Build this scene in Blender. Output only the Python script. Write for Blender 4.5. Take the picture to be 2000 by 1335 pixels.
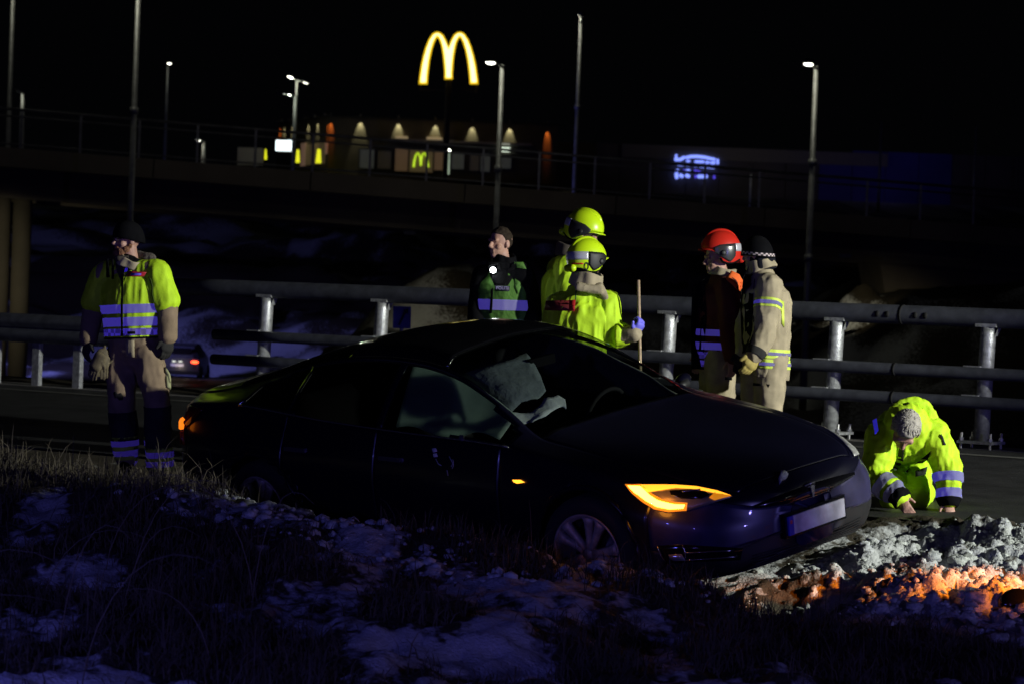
import bpy, bmesh, math, random
import numpy as np
from mathutils import Vector, Matrix
from mathutils.bvhtree import BVHTree

random.seed(7)
rng = np.random.default_rng(7)
scene = bpy.context.scene
for o in list(bpy.data.objects):
    bpy.data.objects.remove(o)
COL = scene.collection

# ---------------------------------------------------------------- camera
CAM = Vector((0, 0, 2.0))
PITCH, ROLL = -0.0165, math.radians(2.2)
r0 = Vector((1, 0, 0)); u0 = Vector((0, -math.sin(PITCH), math.cos(PITCH)))
FWD = Vector((0, math.cos(PITCH), math.sin(PITCH)))
RGT = r0 * math.cos(ROLL) + u0 * math.sin(ROLL)
UPV = -r0 * math.sin(ROLL) + u0 * math.cos(ROLL)
cd = bpy.data.cameras.new('camera'); cam = bpy.data.objects.new('camera', cd); COL.objects.link(cam)
m = Matrix((RGT, UPV, -FWD)).transposed().to_4x4(); m.translation = CAM
cam.matrix_world = m
cd.sensor_width = 36; cd.lens = 100; cd.clip_start = 0.5; cd.clip_end = 2000
cd.dof.use_dof = True; cd.dof.focus_distance = 19.5; cd.dof.aperture_fstop = 4.5
scene.camera = cam
FPX = 5555.6

def W(px, py, d):
    """point seen at photo position (px, py), d metres in front of the camera"""
    return CAM + (RGT * ((px - 1000) / FPX) - UPV * ((py - 667.5) / FPX) + FWD) * d

# ---------------------------------------------------------------- world, lamps, exposure
world = bpy.data.worlds.new('World'); scene.world = world; world.use_nodes = True
world.node_tree.nodes['Background'].inputs[0].default_value = (0.55, 0.6, 0.8, 1)
world.node_tree.nodes['Background'].inputs[1].default_value = 0.0011
scene.view_settings.view_transform = 'Standard'; scene.view_settings.look = 'None'
scene.view_settings.exposure = 0; scene.view_settings.gamma = 1
scene.view_settings.use_curve_mapping = False
scene.render.engine = 'CYCLES'
cy = scene.cycles
cy.use_denoising = True; cy.max_bounces = 6; cy.transparent_max_bounces = 12
cy.caustics_reflective = False; cy.caustics_refractive = False
cy.sample_clamp_indirect = 4

def lamp(name, kind, loc, power, col, target=None, size=None, blend=.15, radius=.1):
    l = bpy.data.lights.new(name, kind); l.energy = power; l.color = col
    l.shadow_soft_size = radius
    o = bpy.data.objects.new(name, l); COL.objects.link(o); o.location = loc
    if target is not None:
        o.rotation_euler = (Vector(target) - Vector(loc)).to_track_quat('-Z', 'Y').to_euler()
    if kind == 'SPOT':
        l.spot_size = math.radians(size); l.spot_blend = blend
    return o
# work floodlight on the fire engine standing off to the right
lamp('work_floodlight', 'SPOT', (16, 13, 5.3), 17000, (.97, 1, .90), (.56, 21.9, 2.85), 35.5, .18, .22)
# blue beacons of the police car behind the photographer, left, plus an added blue fill
lamp('police_beacon', 'POINT', (-2.2, -3.5, 2.5), 560, (.19, .14, 1.0), radius=.25)
lamp('blue_bumper_fill', 'POINT', (13.5, 9.5, 1.7), 1100, (.28, .24, 1.0), radius=.2)  # blue fill added off to the right to light the front bumper
lamp('police_beacon_near', 'POINT', (-4.9, 9.0, 1.7), 330, (.16, .16, 1.0), radius=.2)
# amber beacon of the recovery vehicle, low on the right
lamp('amber_beacon', 'SPOT', (5.3, 15.3, 1.3), 2700, (1, .22, .005), (3.15, 16.9, .22), 20, .5, .14)
# blue light added by the underpass to light the bank behind
lamp('far_blue_light', 'SPOT', (-21, 104, 1.6), 6500, (.24, .24, 1.0), (-6, 142, 8), 84, .6, .4)

# ---------------------------------------------------------------- helpers
def _hash(ix, iy, iz, seed):
    h = (ix.astype(np.uint32) * np.uint32(374761393) + iy.astype(np.uint32) * np.uint32(668265263)
         + iz.astype(np.uint32) * np.uint32(2147483647) + np.uint32(seed * 974711 + 13))
    h = (h ^ (h >> np.uint32(13))) * np.uint32(1274126177)
    h = h ^ (h >> np.uint32(16))
    return h.astype(np.float64) / 2147483648.0 - 1

def vnoise(P, seed=0):
    P = np.asarray(P, float); i = np.floor(P).astype(np.int64); f = P - i
    f = f * f * f * (f * (f * 6 - 15) + 10)
    out = 0
    for dx in (0, 1):
        for dy in (0, 1):
            for dz in (0, 1):
                w = (f[:, 0] if dx else 1 - f[:, 0]) * (f[:, 1] if dy else 1 - f[:, 1]) * (f[:, 2] if dz else 1 - f[:, 2])
                out = out + w * _hash(i[:, 0] + dx, i[:, 1] + dy, i[:, 2] + dz, seed)
    return out

def fbm(P, oct=4, seed=0, gain=.5):
    P = np.asarray(P, float); a = 1; s = 0
    for k in range(oct):
        s = s + a * vnoise(P, seed + k); P = P * 2.03 + 17.3; a *= gain
    return s

def sstep(a, b, x):
    t = np.clip((x - a) / (b - a), 0, 1); return t * t * (3 - 2 * t)

_mats = {}
def M(name, col=(.5, .5, .5), rough=.6, metal=0.0, var=.12, scale=9, bump=0.0, bscale=60, spec=.4, coat=0.0):
    if name in _mats: return _mats[name]
    m = bpy.data.materials.new(name); m.use_nodes = True; nt = m.node_tree
    b = nt.nodes['Principled BSDF']; b.inputs['Roughness'].default_value = rough
    b.inputs['Metallic'].default_value = metal; b.inputs['Specular IOR Level'].default_value = spec
    b.inputs['Coat Weight'].default_value = coat; b.inputs['Coat Roughness'].default_value = .04
    tc = nt.nodes.new('ShaderNodeTexCoord'); n = nt.nodes.new('ShaderNodeTexNoise')
    n.inputs['Scale'].default_value = scale; n.inputs['Detail'].default_value = 5
    nt.links.new(tc.outputs['Object'], n.inputs['Vector'])
    r = nt.nodes.new('ShaderNodeValToRGB'); nt.links.new(n.outputs['Fac'], r.inputs[0])
    r.color_ramp.elements[0].position = .3; r.color_ramp.elements[1].position = .7
    r.color_ramp.elements[0].color = tuple(c * (1 - var) for c in col) + (1,)
    r.color_ramp.elements[1].color = tuple(min(1, c * (1 + var)) for c in col) + (1,)
    nt.links.new(r.outputs[0], b.inputs['Base Color'])
    if bump:
        n2 = nt.nodes.new('ShaderNodeTexNoise'); n2.inputs['Scale'].default_value = bscale; n2.inputs['Detail'].default_value = 4
        nt.links.new(tc.outputs['Object'], n2.inputs['Vector'])
        bp = nt.nodes.new('ShaderNodeBump'); bp.inputs['Strength'].default_value = bump; bp.inputs['Distance'].default_value = .02
        nt.links.new(n2.outputs['Fac'], bp.inputs['Height']); nt.links.new(bp.outputs[0], b.inputs['Normal'])
    _mats[name] = m; return m

def glow(name, col=(1, 1, 1), strength=1):
    if name in _mats: return _mats[name]
    m = bpy.data.materials.new(name); m.use_nodes = True
    b = m.node_tree.nodes['Principled BSDF']
    b.inputs['Base Color'].default_value = tuple(min(.8, c * .6) for c in col) + (1,)
    b.inputs['Emission Color'].default_value = tuple(col) + (1,); b.inputs['Emission Strength'].default_value = strength
    _mats[name] = m; return m

def glass(name, tint, fac=.08, rough=.02):
    if name in _mats: return _mats[name]
    m = bpy.data.materials.new(name); m.use_nodes = True; nt = m.node_tree
    out = nt.nodes['Material Output']; nt.nodes.remove(nt.nodes['Principled BSDF'])
    t = nt.nodes.new('ShaderNodeBsdfTransparent'); t.inputs[0].default_value = tuple(tint) + (1,)
    g = nt.nodes.new('ShaderNodeBsdfGlossy'); g.inputs['Roughness'].default_value = rough
    ge = nt.nodes.new('ShaderNodeNewGeometry'); dt = nt.nodes.new('ShaderNodeVectorMath'); dt.operation = 'DOT_PRODUCT'
    nt.links.new(ge.outputs['Normal'], dt.inputs[0]); nt.links.new(ge.outputs['Incoming'], dt.inputs[1])
    def mth(op, a, b=None):
        n = nt.nodes.new('ShaderNodeMath'); n.operation = op
        for k, v in ((0, a), (1, b)):
            if v is None: continue
            if isinstance(v, (int, float)): n.inputs[k].default_value = v
            else: nt.links.new(v, n.inputs[k])
        return n.outputs[0]
    f = mth('ADD', mth('MULTIPLY', mth('POWER', mth('SUBTRACT', 1.0, mth('ABSOLUTE', dt.outputs['Value'])), 5.0), .9), .04)
    mx = nt.nodes.new('ShaderNodeMixShader'); nt.links.new(f, mx.inputs[0])
    nt.links.new(t.outputs[0], mx.inputs[1]); nt.links.new(g.outputs[0], mx.inputs[2]); nt.links.new(mx.outputs[0], out.inputs[0])
    _mats[name] = m; return m

def retro(name='reflective_tape', col=(.42, .42, .45), back=(.75, .6, 1.0), checker=0):
    """retroreflective tape: part diffuse, part reflected back the way the light came"""
    if name in _mats: return _mats[name]
    m = bpy.data.materials.new(name); m.use_nodes = True; nt = m.node_tree
    out = nt.nodes['Material Output']; nt.nodes.remove(nt.nodes['Principled BSDF'])
    d = nt.nodes.new('ShaderNodeBsdfDiffuse'); d.inputs[0].default_value = tuple(col) + (1,)
    g = nt.nodes.new('ShaderNodeBsdfGlossy'); g.inputs['Roughness'].default_value = .35; g.inputs[0].default_value = tuple(back) + (1,)
    ge = nt.nodes.new('ShaderNodeNewGeometry'); nt.links.new(ge.outputs['Incoming'], g.inputs['Normal'])
    mx = nt.nodes.new('ShaderNodeMixShader'); mx.inputs[0].default_value = .62
    nt.links.new(d.outputs[0], mx.inputs[1]); nt.links.new(g.outputs[0], mx.inputs[2]); nt.links.new(mx.outputs[0], out.inputs[0])
    if checker:
        tc = nt.nodes.new('ShaderNodeTexCoord'); ck = nt.nodes.new('ShaderNodeTexChecker'); ck.inputs['Scale'].default_value = checker
        nt.links.new(tc.outputs['Object'], ck.inputs['Vector'])
        ck.inputs[1].default_value = tuple(back) + (1,); ck.inputs[2].default_value = tuple(c * .35 for c in back) + (1,)
        nt.links.new(ck.outputs[0], g.inputs[0])
    _mats[name] = m; return m

ORG = {}
def mk(name, V, F, mat, parent=None, smooth=True, org=None, **props):
    """one mesh object; V in world coordinates (or in the parent's frame if the parent has no recorded origin)"""
    V = np.asarray(V, float).reshape(-1, 3)
    if parent is not None: org = ORG.get(parent.name)
    if org is not None: V = V - np.array(org)
    me = bpy.data.meshes.new(name)
    if isinstance(F, np.ndarray):
        n, k = F.shape
        me.vertices.add(len(V)); me.vertices.foreach_set('co', V.ravel())
        me.loops.add(n * k); me.loops.foreach_set('vertex_index', F.astype(np.int32).ravel())
        me.polygons.add(n); me.polygons.foreach_set('loop_start', np.arange(0, n * k, k, dtype=np.int32))
        me.update(calc_edges=True)
    else:
        me.from_pydata([tuple(v) for v in V], [], F)
    me.validate()
    if smooth: me.polygons.foreach_set('use_smooth', [True] * len(me.polygons))
    me.materials.append(mat)
    return link(name, me, parent, org, **props)

def link(name, me, parent=None, org=None, **props):
    o = bpy.data.objects.new(name, me); COL.objects.link(o)
    if parent is not None: o.parent = parent
    elif org is not None: o.location = org
    if org is not None: ORG[o.name] = Vector(org)
    for k, v in props.items(): o[k] = v
    return o

def empty(name, loc, label, category, group=None):
    o = bpy.data.objects.new(name, None); COL.objects.link(o); o.location = loc; o.empty_display_size = .2
    ORG[o.name] = Vector(loc); o['label'] = label; o['category'] = category
    if group: o['group'] = group
    return o

class MB:
    def __init__(s): s.V = []; s.F = []
    def add(s, V, F):
        b = len(s.V); s.V += [tuple(v) for v in V]; s.F += [[i + b for i in f] for f in F]; return s
    def box(s, c, sx, sy, sz, ax=None):
        """box centred on c; ax = three unit axes"""
        c = Vector(c); ax = ax or (Vector((1, 0, 0)), Vector((0, 1, 0)), Vector((0, 0, 1)))
        V = [c + ax[0] * (sx / 2 * i) + ax[1] * (sy / 2 * j) + ax[2] * (sz / 2 * k) for i in (-1, 1) for j in (-1, 1) for k in (-1, 1)]
        return s.add(V, [(0, 1, 3, 2), (4, 6, 7, 5), (0, 4, 5, 1), (2, 3, 7, 6), (0, 2, 6, 4), (1, 5, 7, 3)])
    def beam(s, a, b, w, h, up=Vector((0, 0, 1))):
        a, b = Vector(a), Vector(b); d = b - a; L = d.length; d.normalize()
        x = d.cross(up).normalized(); z = x.cross(d)
        return s.box((a + b) / 2, w, L, h, (x, d, z))
    def tube(s, pts, r, n=10, flat=1, cap=True, side=None):
        pts = [Vector(p) for p in pts]; R = r if isinstance(r, (list, tuple)) else [r] * len(pts)
        V = []; F = []; px = None
        for i, p in enumerate(pts):
            d = (pts[min(i + 1, len(pts) - 1)] - pts[max(i - 1, 0)]).normalized()
            if px is None:
                q = side if side is not None else (Vector((0, 0, 1)) if abs(d.z) < .9 else Vector((1, 0, 0)))
                x = (Vector(q) - d * d.dot(Vector(q))).normalized()
            else: x = (px - d * d.dot(px)).normalized()
            px = x; y = d.cross(x)
            for k in range(n):
                a = 2 * math.pi * k / n
                V.append(p + x * (R[i] * math.cos(a)) + y * (R[i] * flat * math.sin(a)))
        for i in range(len(pts) - 1):
            for k in range(n):
                F.append((i * n + k, i * n + (k + 1) % n, (i + 1) * n + (k + 1) % n, (i + 1) * n + k))
        if cap: F.append(tuple(range(n))[::-1]); F.append(tuple(range((len(pts) - 1) * n, len(pts) * n)))
        return s.add(V, F)
    def capsule(s, a, b, ra, rb, flat=1, side=None, n=14, m=4, end=.85):
        a, b = Vector(a), Vector(b); d = b - a; L = d.length
        d = d / L if L > 1e-6 else Vector((0, 0, 1))
        q = Vector(side) if side is not None else (Vector((0, 0, 1)) if abs(d.z) < .8 else Vector((1, 0, 0)))
        x = (q - d * d.dot(q)).normalized(); y = d.cross(x)
        rings = []
        for i in range(m): 
            t = math.pi / 2 * (1 - i / m); rings.append((a - d * (ra * end * min(1, flat + .2) * math.sin(t)), ra * math.cos(t)))
        rings.append((a, ra)); rings.append((b, rb))
        for i in range(1, m + 1):
            t = math.pi / 2 * i / m; rings.append((b + d * (rb * end * min(1, flat + .2) * math.sin(t)), rb * math.cos(t)))
        V = []; F = []
        for p, r in rings:
            r = max(r, 1e-4)
            for k in range(n):
                A = 2 * math.pi * k / n; V.append(p + x * (r * math.cos(A)) + y * (r * flat * math.sin(A)))
        N = len(rings)
        for i in range(N - 1):
            for k in range(n): F.append((i * n + k, i * n + (k + 1) % n, (i + 1) * n + (k + 1) % n, (i + 1) * n + k))
        F.append(tuple(range(n))[::-1]); F.append(tuple(range((N - 1) * n, N * n)))
        return s.add(V, F)
    def ell(s, c, ax, n=16, m=10):
        """ellipsoid; ax = three half-axis vectors"""
        c = Vector(c); V = []; F = []
        for i in range(m + 1):
            t = math.pi * (i / m) ; t = min(max(t, .02), math.pi - .02)
            for k in range(n):
                a = 2 * math.pi * k / n
                V.append(c + ax[0] * (math.sin(t) * math.cos(a)) + ax[1] * (math.sin(t) * math.sin(a)) + ax[2] * math.cos(t))
        for i in range(m):
            for k in range(n): F.append((i * n + k, i * n + n * 1 + k, i * n + n + (k + 1) % n, i * n + (k + 1) % n))
        F.append(tuple(range(n))); F.append(tuple(range(m * n, m * n + n))[::-1])
        return s.add(V, F)
    def prism(s, poly, depth):
        """poly: list of 3-D points (planar); depth: extrusion vector"""
        n = len(poly); V = [Vector(p) for p in poly] + [Vector(p) + Vector(depth) for p in poly]
        F = [tuple(range(n))[::-1], tuple(range(n, 2 * n))] + [(k, (k + 1) % n, n + (k + 1) % n, n + k) for k in range(n)]
        return s.add(V, F)
    def out(s, name, mat, parent=None, smooth=False, **k): return mk(name, s.V, s.F, mat, parent, smooth, **k)

def voxel(mb, size, smooth=4):
    me = bpy.data.meshes.new('t'); me.from_pydata(mb.V, [], mb.F)
    o = bpy.data.objects.new('t', me); COL.objects.link(o)
    r = o.modifiers.new('r', 'REMESH'); r.mode = 'VOXEL'; r.voxel_size = size
    if smooth:
        k = o.modifiers.new('s', 'SMOOTH'); k.factor = .5; k.iterations = smooth
    dg = bpy.context.evaluated_depsgraph_get()
    out = bpy.data.meshes.new_from_object(o.evaluated_get(dg))
    bpy.data.objects.remove(o); bpy.data.meshes.remove(me)
    return out

def me_np(me):
    V = np.empty(len(me.vertices) * 3); me.vertices.foreach_get('co', V)
    Nn = np.empty(len(me.vertices) * 3); me.vertices.foreach_get('normal', Nn)
    return V.reshape(-1, 3), Nn.reshape(-1, 3)
def bvh_of(me): return BVHTree.FromPolygons([v.co[:] for v in me.vertices], [p.vertices[:] for p in me.polygons])

def fill_poly(pts, sub=3):
    """triangulate a 2-D outline; returns points and triangles with some inner points"""
    bm = bmesh.new(); vs = [bm.verts.new((p[0], p[1], 0)) for p in pts]; f = bm.faces.new(vs)
    bmesh.ops.triangulate(bm, faces=[f])
    bmesh.ops.subdivide_edges(bm, edges=bm.edges[:], cuts=sub, use_grid_fill=True)
    bmesh.ops.triangulate(bm, faces=bm.faces[:])
    bm.verts.index_update()
    V = [v.co[:2] for v in bm.verts]; F = [[v.index for v in f.verts] for f in bm.faces]; bm.free()
    return V, F

# ---------------------------------------------------------------- lie of the land (heights relative to the eye, 2 m up)
E0 = np.array([4.24, 25.5]); TD = np.array([-.836, .548]); ND = np.array([-.548, -.836])
def st(x, y):
    dx = x - E0[0]; dy = y - E0[1]
    return dx * ND[0] + dy * ND[1], dx * TD[0] + dy * TD[1]
def lie(x, y):
    x = np.asarray(x, float); y = np.asarray(y, float)
    s, t = st(x, y)
    A = np.interp(s, [-1, 5.8, 6.5, 8.7, 9.5, 10.4, 12.5, 15, 25], [-1.16, -1.445, -1.55, -2.06, -2.0, 0, 0, -1.80, -1.9])
    zcr = np.interp(t, [-3.4, -3, -2, -1, 0, 1.5, 3], [-1.58, -1.54, -1.525, -1.45, -1.33, -1.27, -1.25])
    def crest(base, start):
        k = np.clip((s - 9.3) / .8, 0, 1); k = k * k * (3 - 2 * k); top = start + (zcr - start) * k
        return np.where(s < 9.3, base, np.where(s < 10.4, top, zcr + (np.interp(s, [10.4, 12.4, 15, 25], [0, .72, 1, 1.15]) * (-1.78 - zcr))))
    A = crest(A, -2.0)
    B = np.interp(s, [-1, 5.8, 7.5, 9, 10.5, 13, 16, 25], [-1.16, -1.445, -1.49, -1.52, -1.56, -1.64, -1.73, -1.9]); B = crest(B, -1.52)
    C = np.interp(s, [-1, 5.8, 8, 10, 15, 25], [-1.16, -1.445, -1.75, -1.79, -1.83, -1.9])
    wl = sstep(2.7, 3.5, t); wr = sstep(-2.6, -3.3, t)
    z = A * (1 - wl) * (1 - wr) + B * wl + C * wr
    drop = np.interp(-s, [1, 3, 30, 60], [0, .15, 2.84, 2.84])
    z = z - drop * (s < -1)
    # far side of the underpass: banks climbing to the level of the overpass
    up = np.interp(y, [60, 108, 120, 140, 165, 200, 238], [0, 0, 1.2, 4.5, 8.0, 10.0, 12.9]) * sstep(60, 61, y)
    rb = sstep(6, 13, x) * np.interp(y, [45, 70, 88, 100], [0, 1.2, 4.0, 5.0])
    z = z + np.maximum(up, rb * (y < 108) + up * (y >= 108))
    md = 4.3 * np.exp(-((x + 2.7) ** 2 / 12 + (y - 95) ** 2 / 60)) + 3.0 * np.exp(-((x - 4.2) ** 2 / 16 + (y - 90) ** 2 / 50))
    z = z + md
    return z
def ground_z(x, y): return float(lie(np.array([x]), np.array([y]))[0]) + 2.0
# ================================================================ ground
def ground_material():
    m = bpy.data.materials.new('snowy_verge'); m.use_nodes = True; nt = m.node_tree; L = nt.links.new
    b = nt.nodes['Principled BSDF']; b.inputs['Roughness'].default_value = .85; b.inputs['Specular IOR Level'].default_value = .25
    at = nt.nodes.new('ShaderNodeAttribute'); at.attribute_name = 'snow'
    tc = nt.nodes.new('ShaderNodeTexCoord')
    n = nt.nodes.new('ShaderNodeTexNoise'); n.inputs['Scale'].default_value = 14; n.inputs['Detail'].default_value = 8
    L(tc.outputs['Object'], n.inputs['Vector'])
    ad = nt.nodes.new('ShaderNodeMath'); ad.operation = 'MULTIPLY_ADD'; ad.inputs[1].default_value = .9; L(n.outputs['Fac'], ad.inputs[0]); L(at.outputs['Fac'], ad.inputs[2])
    rp = nt.nodes.new('ShaderNodeValToRGB'); rp.color_ramp.elements[0].position = .82; rp.color_ramp.elements[1].position = 1.02
    L(ad.outputs[0], rp.inputs[0])
    soil = nt.nodes.new('ShaderNodeValToRGB'); soil.color_ramp.elements[0].color = (.012, .010, .007, 1); soil.color_ramp.elements[1].color = (.06, .048, .03, 1)
    n3 = nt.nodes.new('ShaderNodeTexNoise'); n3.inputs['Scale'].default_value = 40; n3.inputs['Detail'].default_value = 6; L(tc.outputs['Object'], n3.inputs['Vector']); L(n3.outputs['Fac'], soil.inputs[0])
    sn = nt.nodes.new('ShaderNodeValToRGB'); sn.color_ramp.elements[0].color = (.24, .25, .25, 1); sn.color_ramp.elements[1].color = (.52, .54, .55, 1); L(n3.outputs['Fac'], sn.inputs[0])
    mx = nt.nodes.new('ShaderNodeMixRGB'); L(rp.outputs[0], mx.inputs[0]); L(soil.outputs[0], mx.inputs[1]); L(sn.outputs[0], mx.inputs[2])
    L(mx.outputs[0], b.inputs['Base Color'])
    bp = nt.nodes.new('ShaderNodeBump'); bp.inputs['Strength'].default_value = .7; bp.inputs['Distance'].default_value = .02
    n2 = nt.nodes.new('ShaderNodeTexNoise'); n2.inputs['Scale'].default_value = 60; n2.inputs['Detail'].default_value = 6; L(tc.outputs['Object'], n2.inputs['Vector'])
    L(n2.outputs['Fac'], bp.inputs['Height']); L(bp.outputs[0], b.inputs['Normal'])
    return m
GM = ground_material()

def gridmesh(name, xs, ys, zf, mat, snowf, **props):
    X, Y = np.meshgrid(xs, ys); x = X.ravel(); y = Y.ravel()
    z = zf(x, y) + 2.0
    nx, ny = len(xs), len(ys)
    i = (np.arange(ny - 1)[:, None] * nx + np.arange(nx - 1)[None, :]).ravel()
    F = np.c_[i, i + 1, i + nx + 1, i + nx]
    o = mk(name, np.c_[x, y, z], F, mat, **props)
    a = o.data.attributes.new('snow', 'FLOAT', 'POINT'); a.data.foreach_set('value', snowf(x, y).astype(np.float32))
    return o

def churn(x, y):
    """where the car ploughed the snow bank up: 1 in the heap right of its nose"""
    s, t = st(x, y)
    return sstep(5.4, 6.2, s) * sstep(9.6, 8.4, s) * sstep(-1.5, -2.6, t)
def near_h(x, y):
    s, t = st(x, y); z = lie(x, y)
    c = churn(x, y); P = np.c_[x, y, x * 0]
    big = fbm(P * 2.1, 3, 5) ; lump = np.abs(fbm(P * 4.2, 3, 9)); fine = np.abs(fbm(P * 16, 3, 21))
    z = z + c * (.12 * big + .07 * lump - .04 + .055 * np.abs(fbm(P * 10, 3, 22)) + .040 * np.abs(fbm(P * 21, 3, 25)))
    g = sstep(8.8, 10, s) * (1 - c)
    z = z + g * (.055 * fbm(P * 1.7, 4, 31) + .03 * np.abs(fbm(P * 5, 3, 33)))
    z = z + sstep(5.7, 7, s) * .02 * fbm(P * 9, 3, 40)
    return z
def near_snow(x, y):
    s, t = st(x, y); P = np.c_[x * 1.15, y * .62, x * 0]
    f = fbm(P * 1.9, 4, 51) * .46 + .25 + fbm(P * 6.5, 3, 55) * .14
    f = f + .06 * sstep(9.0, 10.2, s) * sstep(11.5, 10.4, s) * sstep(-.3, -1.2, t) - .06 * sstep(13.2, 11.4, s) * sstep(-1.6, -.5, t) * sstep(10.4, 11.2, s)
    f = f + .10 * sstep(10.8, 11.6, s) * sstep(2.2, -.2, x) + .12 * sstep(-.6, -1.6, x) * sstep(10.8, 12, s) + .12 * sstep(13.6, 15.5, s)
    c = churn(x, y)
    f = f * (1 - c) + c * (.80 + .5 * fbm(np.c_[x, y, x * 0] * 3.1, 3, 61))
    road = sstep(6.2, 5.5, s); f = f * (1 - road) + road * (-.1)
    return f
def far_h(x, y):
    P = np.c_[x, y, x * 0]; s, t = st(x, y)
    z = lie(x, y); near = sstep(26, 21, y) * (np.abs(x) < 6)
    rough = sstep(58, 70, y) * sstep(175, 150, y) * (1.0 * fbm(P * .16, 4, 71) + .45 * np.abs(fbm(P * .7, 3, 73))) * np.where((x > -19) & (x < -6) & (y < 112), .12, 1)
    return z + rough - .12 * near - .05 * ((s > -1) & (s < 6))
def far_snow(x, y):
    P = np.c_[x * .9, y * .6, x * 0]
    return .27 + .38 * fbm(P * .22, 4, 81) + .42 * fbm(P * .8, 4, 83)
def steps(*segs):
    out = []
    for a, b, st_ in segs: out += list(np.arange(a, b, st_))
    return np.array(out)
gridmesh('ground', steps((-220, -30, 12), (-30, -12, 1.2), (-12, 12, .5), (12, 40, 1.2), (40, 230, 12)),
         steps((-15, 8, 3), (8, 34, .6), (34, 84, 2), (84, 172, .8), (172, 700, 22)), far_h, GM, far_snow, kind='structure')
gridmesh('verge', steps((-5.0, 1.0, .034), (1.0, 4.4, .022), (4.4, 5.6, .06)), steps((11.2, 15.5, .04), (15.5, 21, .026), (21, 24, .1)), near_h, GM, near_snow, kind='structure')

# road carriageway by the guard rail, sheet on the verge
def rd(s, t, dz=0.0):
    x, y = E0 + ND * s + TD * t
    return Vector((x, y, 2 - 1.2 - .042 * s + dz))
asph = M('wet_asphalt', (.020, .020, .021), .6, var=.5, scale=3, bump=.5, bscale=90)
V = []; F = []; T = np.arange(-14, 40, 1.0); S = np.linspace(.45, 5.9, 12)
for t in T:
    for s in S: V.append(rd(s, t, .02))
for i in range(len(T) - 1):
    for j in range(len(S) - 1):
        a = i * len(S) + j; F.append((a, a + 1, a + len(S) + 1, a + len(S)))
mk('road', V, F, asph, kind='structure')
b = MB()
for (s0, s1, t0, t1) in ((.95, 1.07, -14, 39),):
    for t in range(t0, t1): b.add([rd(s0, t, .026), rd(s1, t, .026), rd(s1, t + 1, .026), rd(s0, t + 1, .026)], [(0, 1, 2, 3)])
b.out('road_marking', M('road_paint', (.11, .11, .10), .7, var=.3, scale=5), kind='structure')
# lower road through the underpass
V = [(-19, 40, -1.94), (-6.5, 40, -1.94), (-6.5, 112, -1.94), (-19, 112, -1.94)]
b = MB(); b.add([W(0, 0, 1)] * 0, [])
for k in range(36):
    y0, y1 = 60 + k * 1.5, 61.5 + k * 1.5
    b.add([(-19, y0, -1.88), (-6.5, y0, -1.88), (-6.5, y1, -1.88), (-19, y1, -1.88)], [(0, 1, 2, 3)])
b.out('underpass_road', asph, kind='structure')

# clods of broken snow in the ploughed heap, and small crumbs along the crest
def clods(name, n, xr, yr, size, seed, wfun, zoff=.1, sub_=1):
    r = np.random.default_rng(seed)
    base = bmesh.new(); bmesh.ops.create_icosphere(base, subdivisions=sub_, radius=1)
    BV = np.array([v.co[:] for v in base.verts]); BF = np.array([[v.index for v in f.verts] for f in base.faces]); base.free()
    x = r.uniform(*xr, n * 8); y = r.uniform(*yr, n * 8); w = wfun(x, y); k = r.random(n * 8) < w
    x, y = x[k][:n], y[k][:n]; n = len(x)
    z = near_h(x, y) + 2
    V = []; F = []
    sc = size[0] * np.exp(r.random(n) ** 2 * math.log(size[1] / size[0]))
    for i in range(n):
        q = BV * (.78 + .34 * vnoise(BV * 1.6 + i * 7.7, seed)[:, None] + (.55 * np.abs(vnoise(BV * 3.6 + i * 3.3, seed + 1)) + (.3 * np.abs(vnoise(BV * 8 + i * 1.3, seed + 2)) if sub_ > 1 else 0))[:, None])
        q = q * sc[i] * np.array([1.2, 1.0, .75])
        V.append(q + [x[i], y[i], z[i] + sc[i] * zoff]); F.append(BF + i * len(BV))
    return mk(name, np.vstack(V), np.vstack(F), SNOW, kind='stuff')
SNOW = M('packed_snow', (.38, .40, .385), .85, var=.42, scale=30, bump=.6, bscale=120, spec=.25)
hw = lambda x, y: churn(x, y) * np.clip(near_snow(x, y) * 1.6 - .25, 0, 1)
o = clods('snow_clods', 420, (.6, 4.6), (15.2, 20.6), (.02, .052), 3, hw, .05, 3)
o['label'] = 'larger clods of broken snow ploughed up beside the nose of the dark car'; o['category'] = 'snow'
o = clods('snow_crumbs', 3000, (.6, 4.6), (15.2, 20.6), (.006, .022), 4, hw, .2, 1)
o['label'] = 'fine snow crumbs lying between the big clods beside the nose of the dark car'; o['category'] = 'snow'
o = clods('snow_crumbs', 420, (-3, 2.2), (15.4, 19.5), (.012, .05), 5, lambda x, y: (np.abs(st(x, y)[0] - 10.3) < .5) * sstep(1.6, -.2, st(x, y)[1]))
o['label'] = 'snow crumbs scattered along the grassy crest in front of the dark car'; o['category'] = 'snow'

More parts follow.
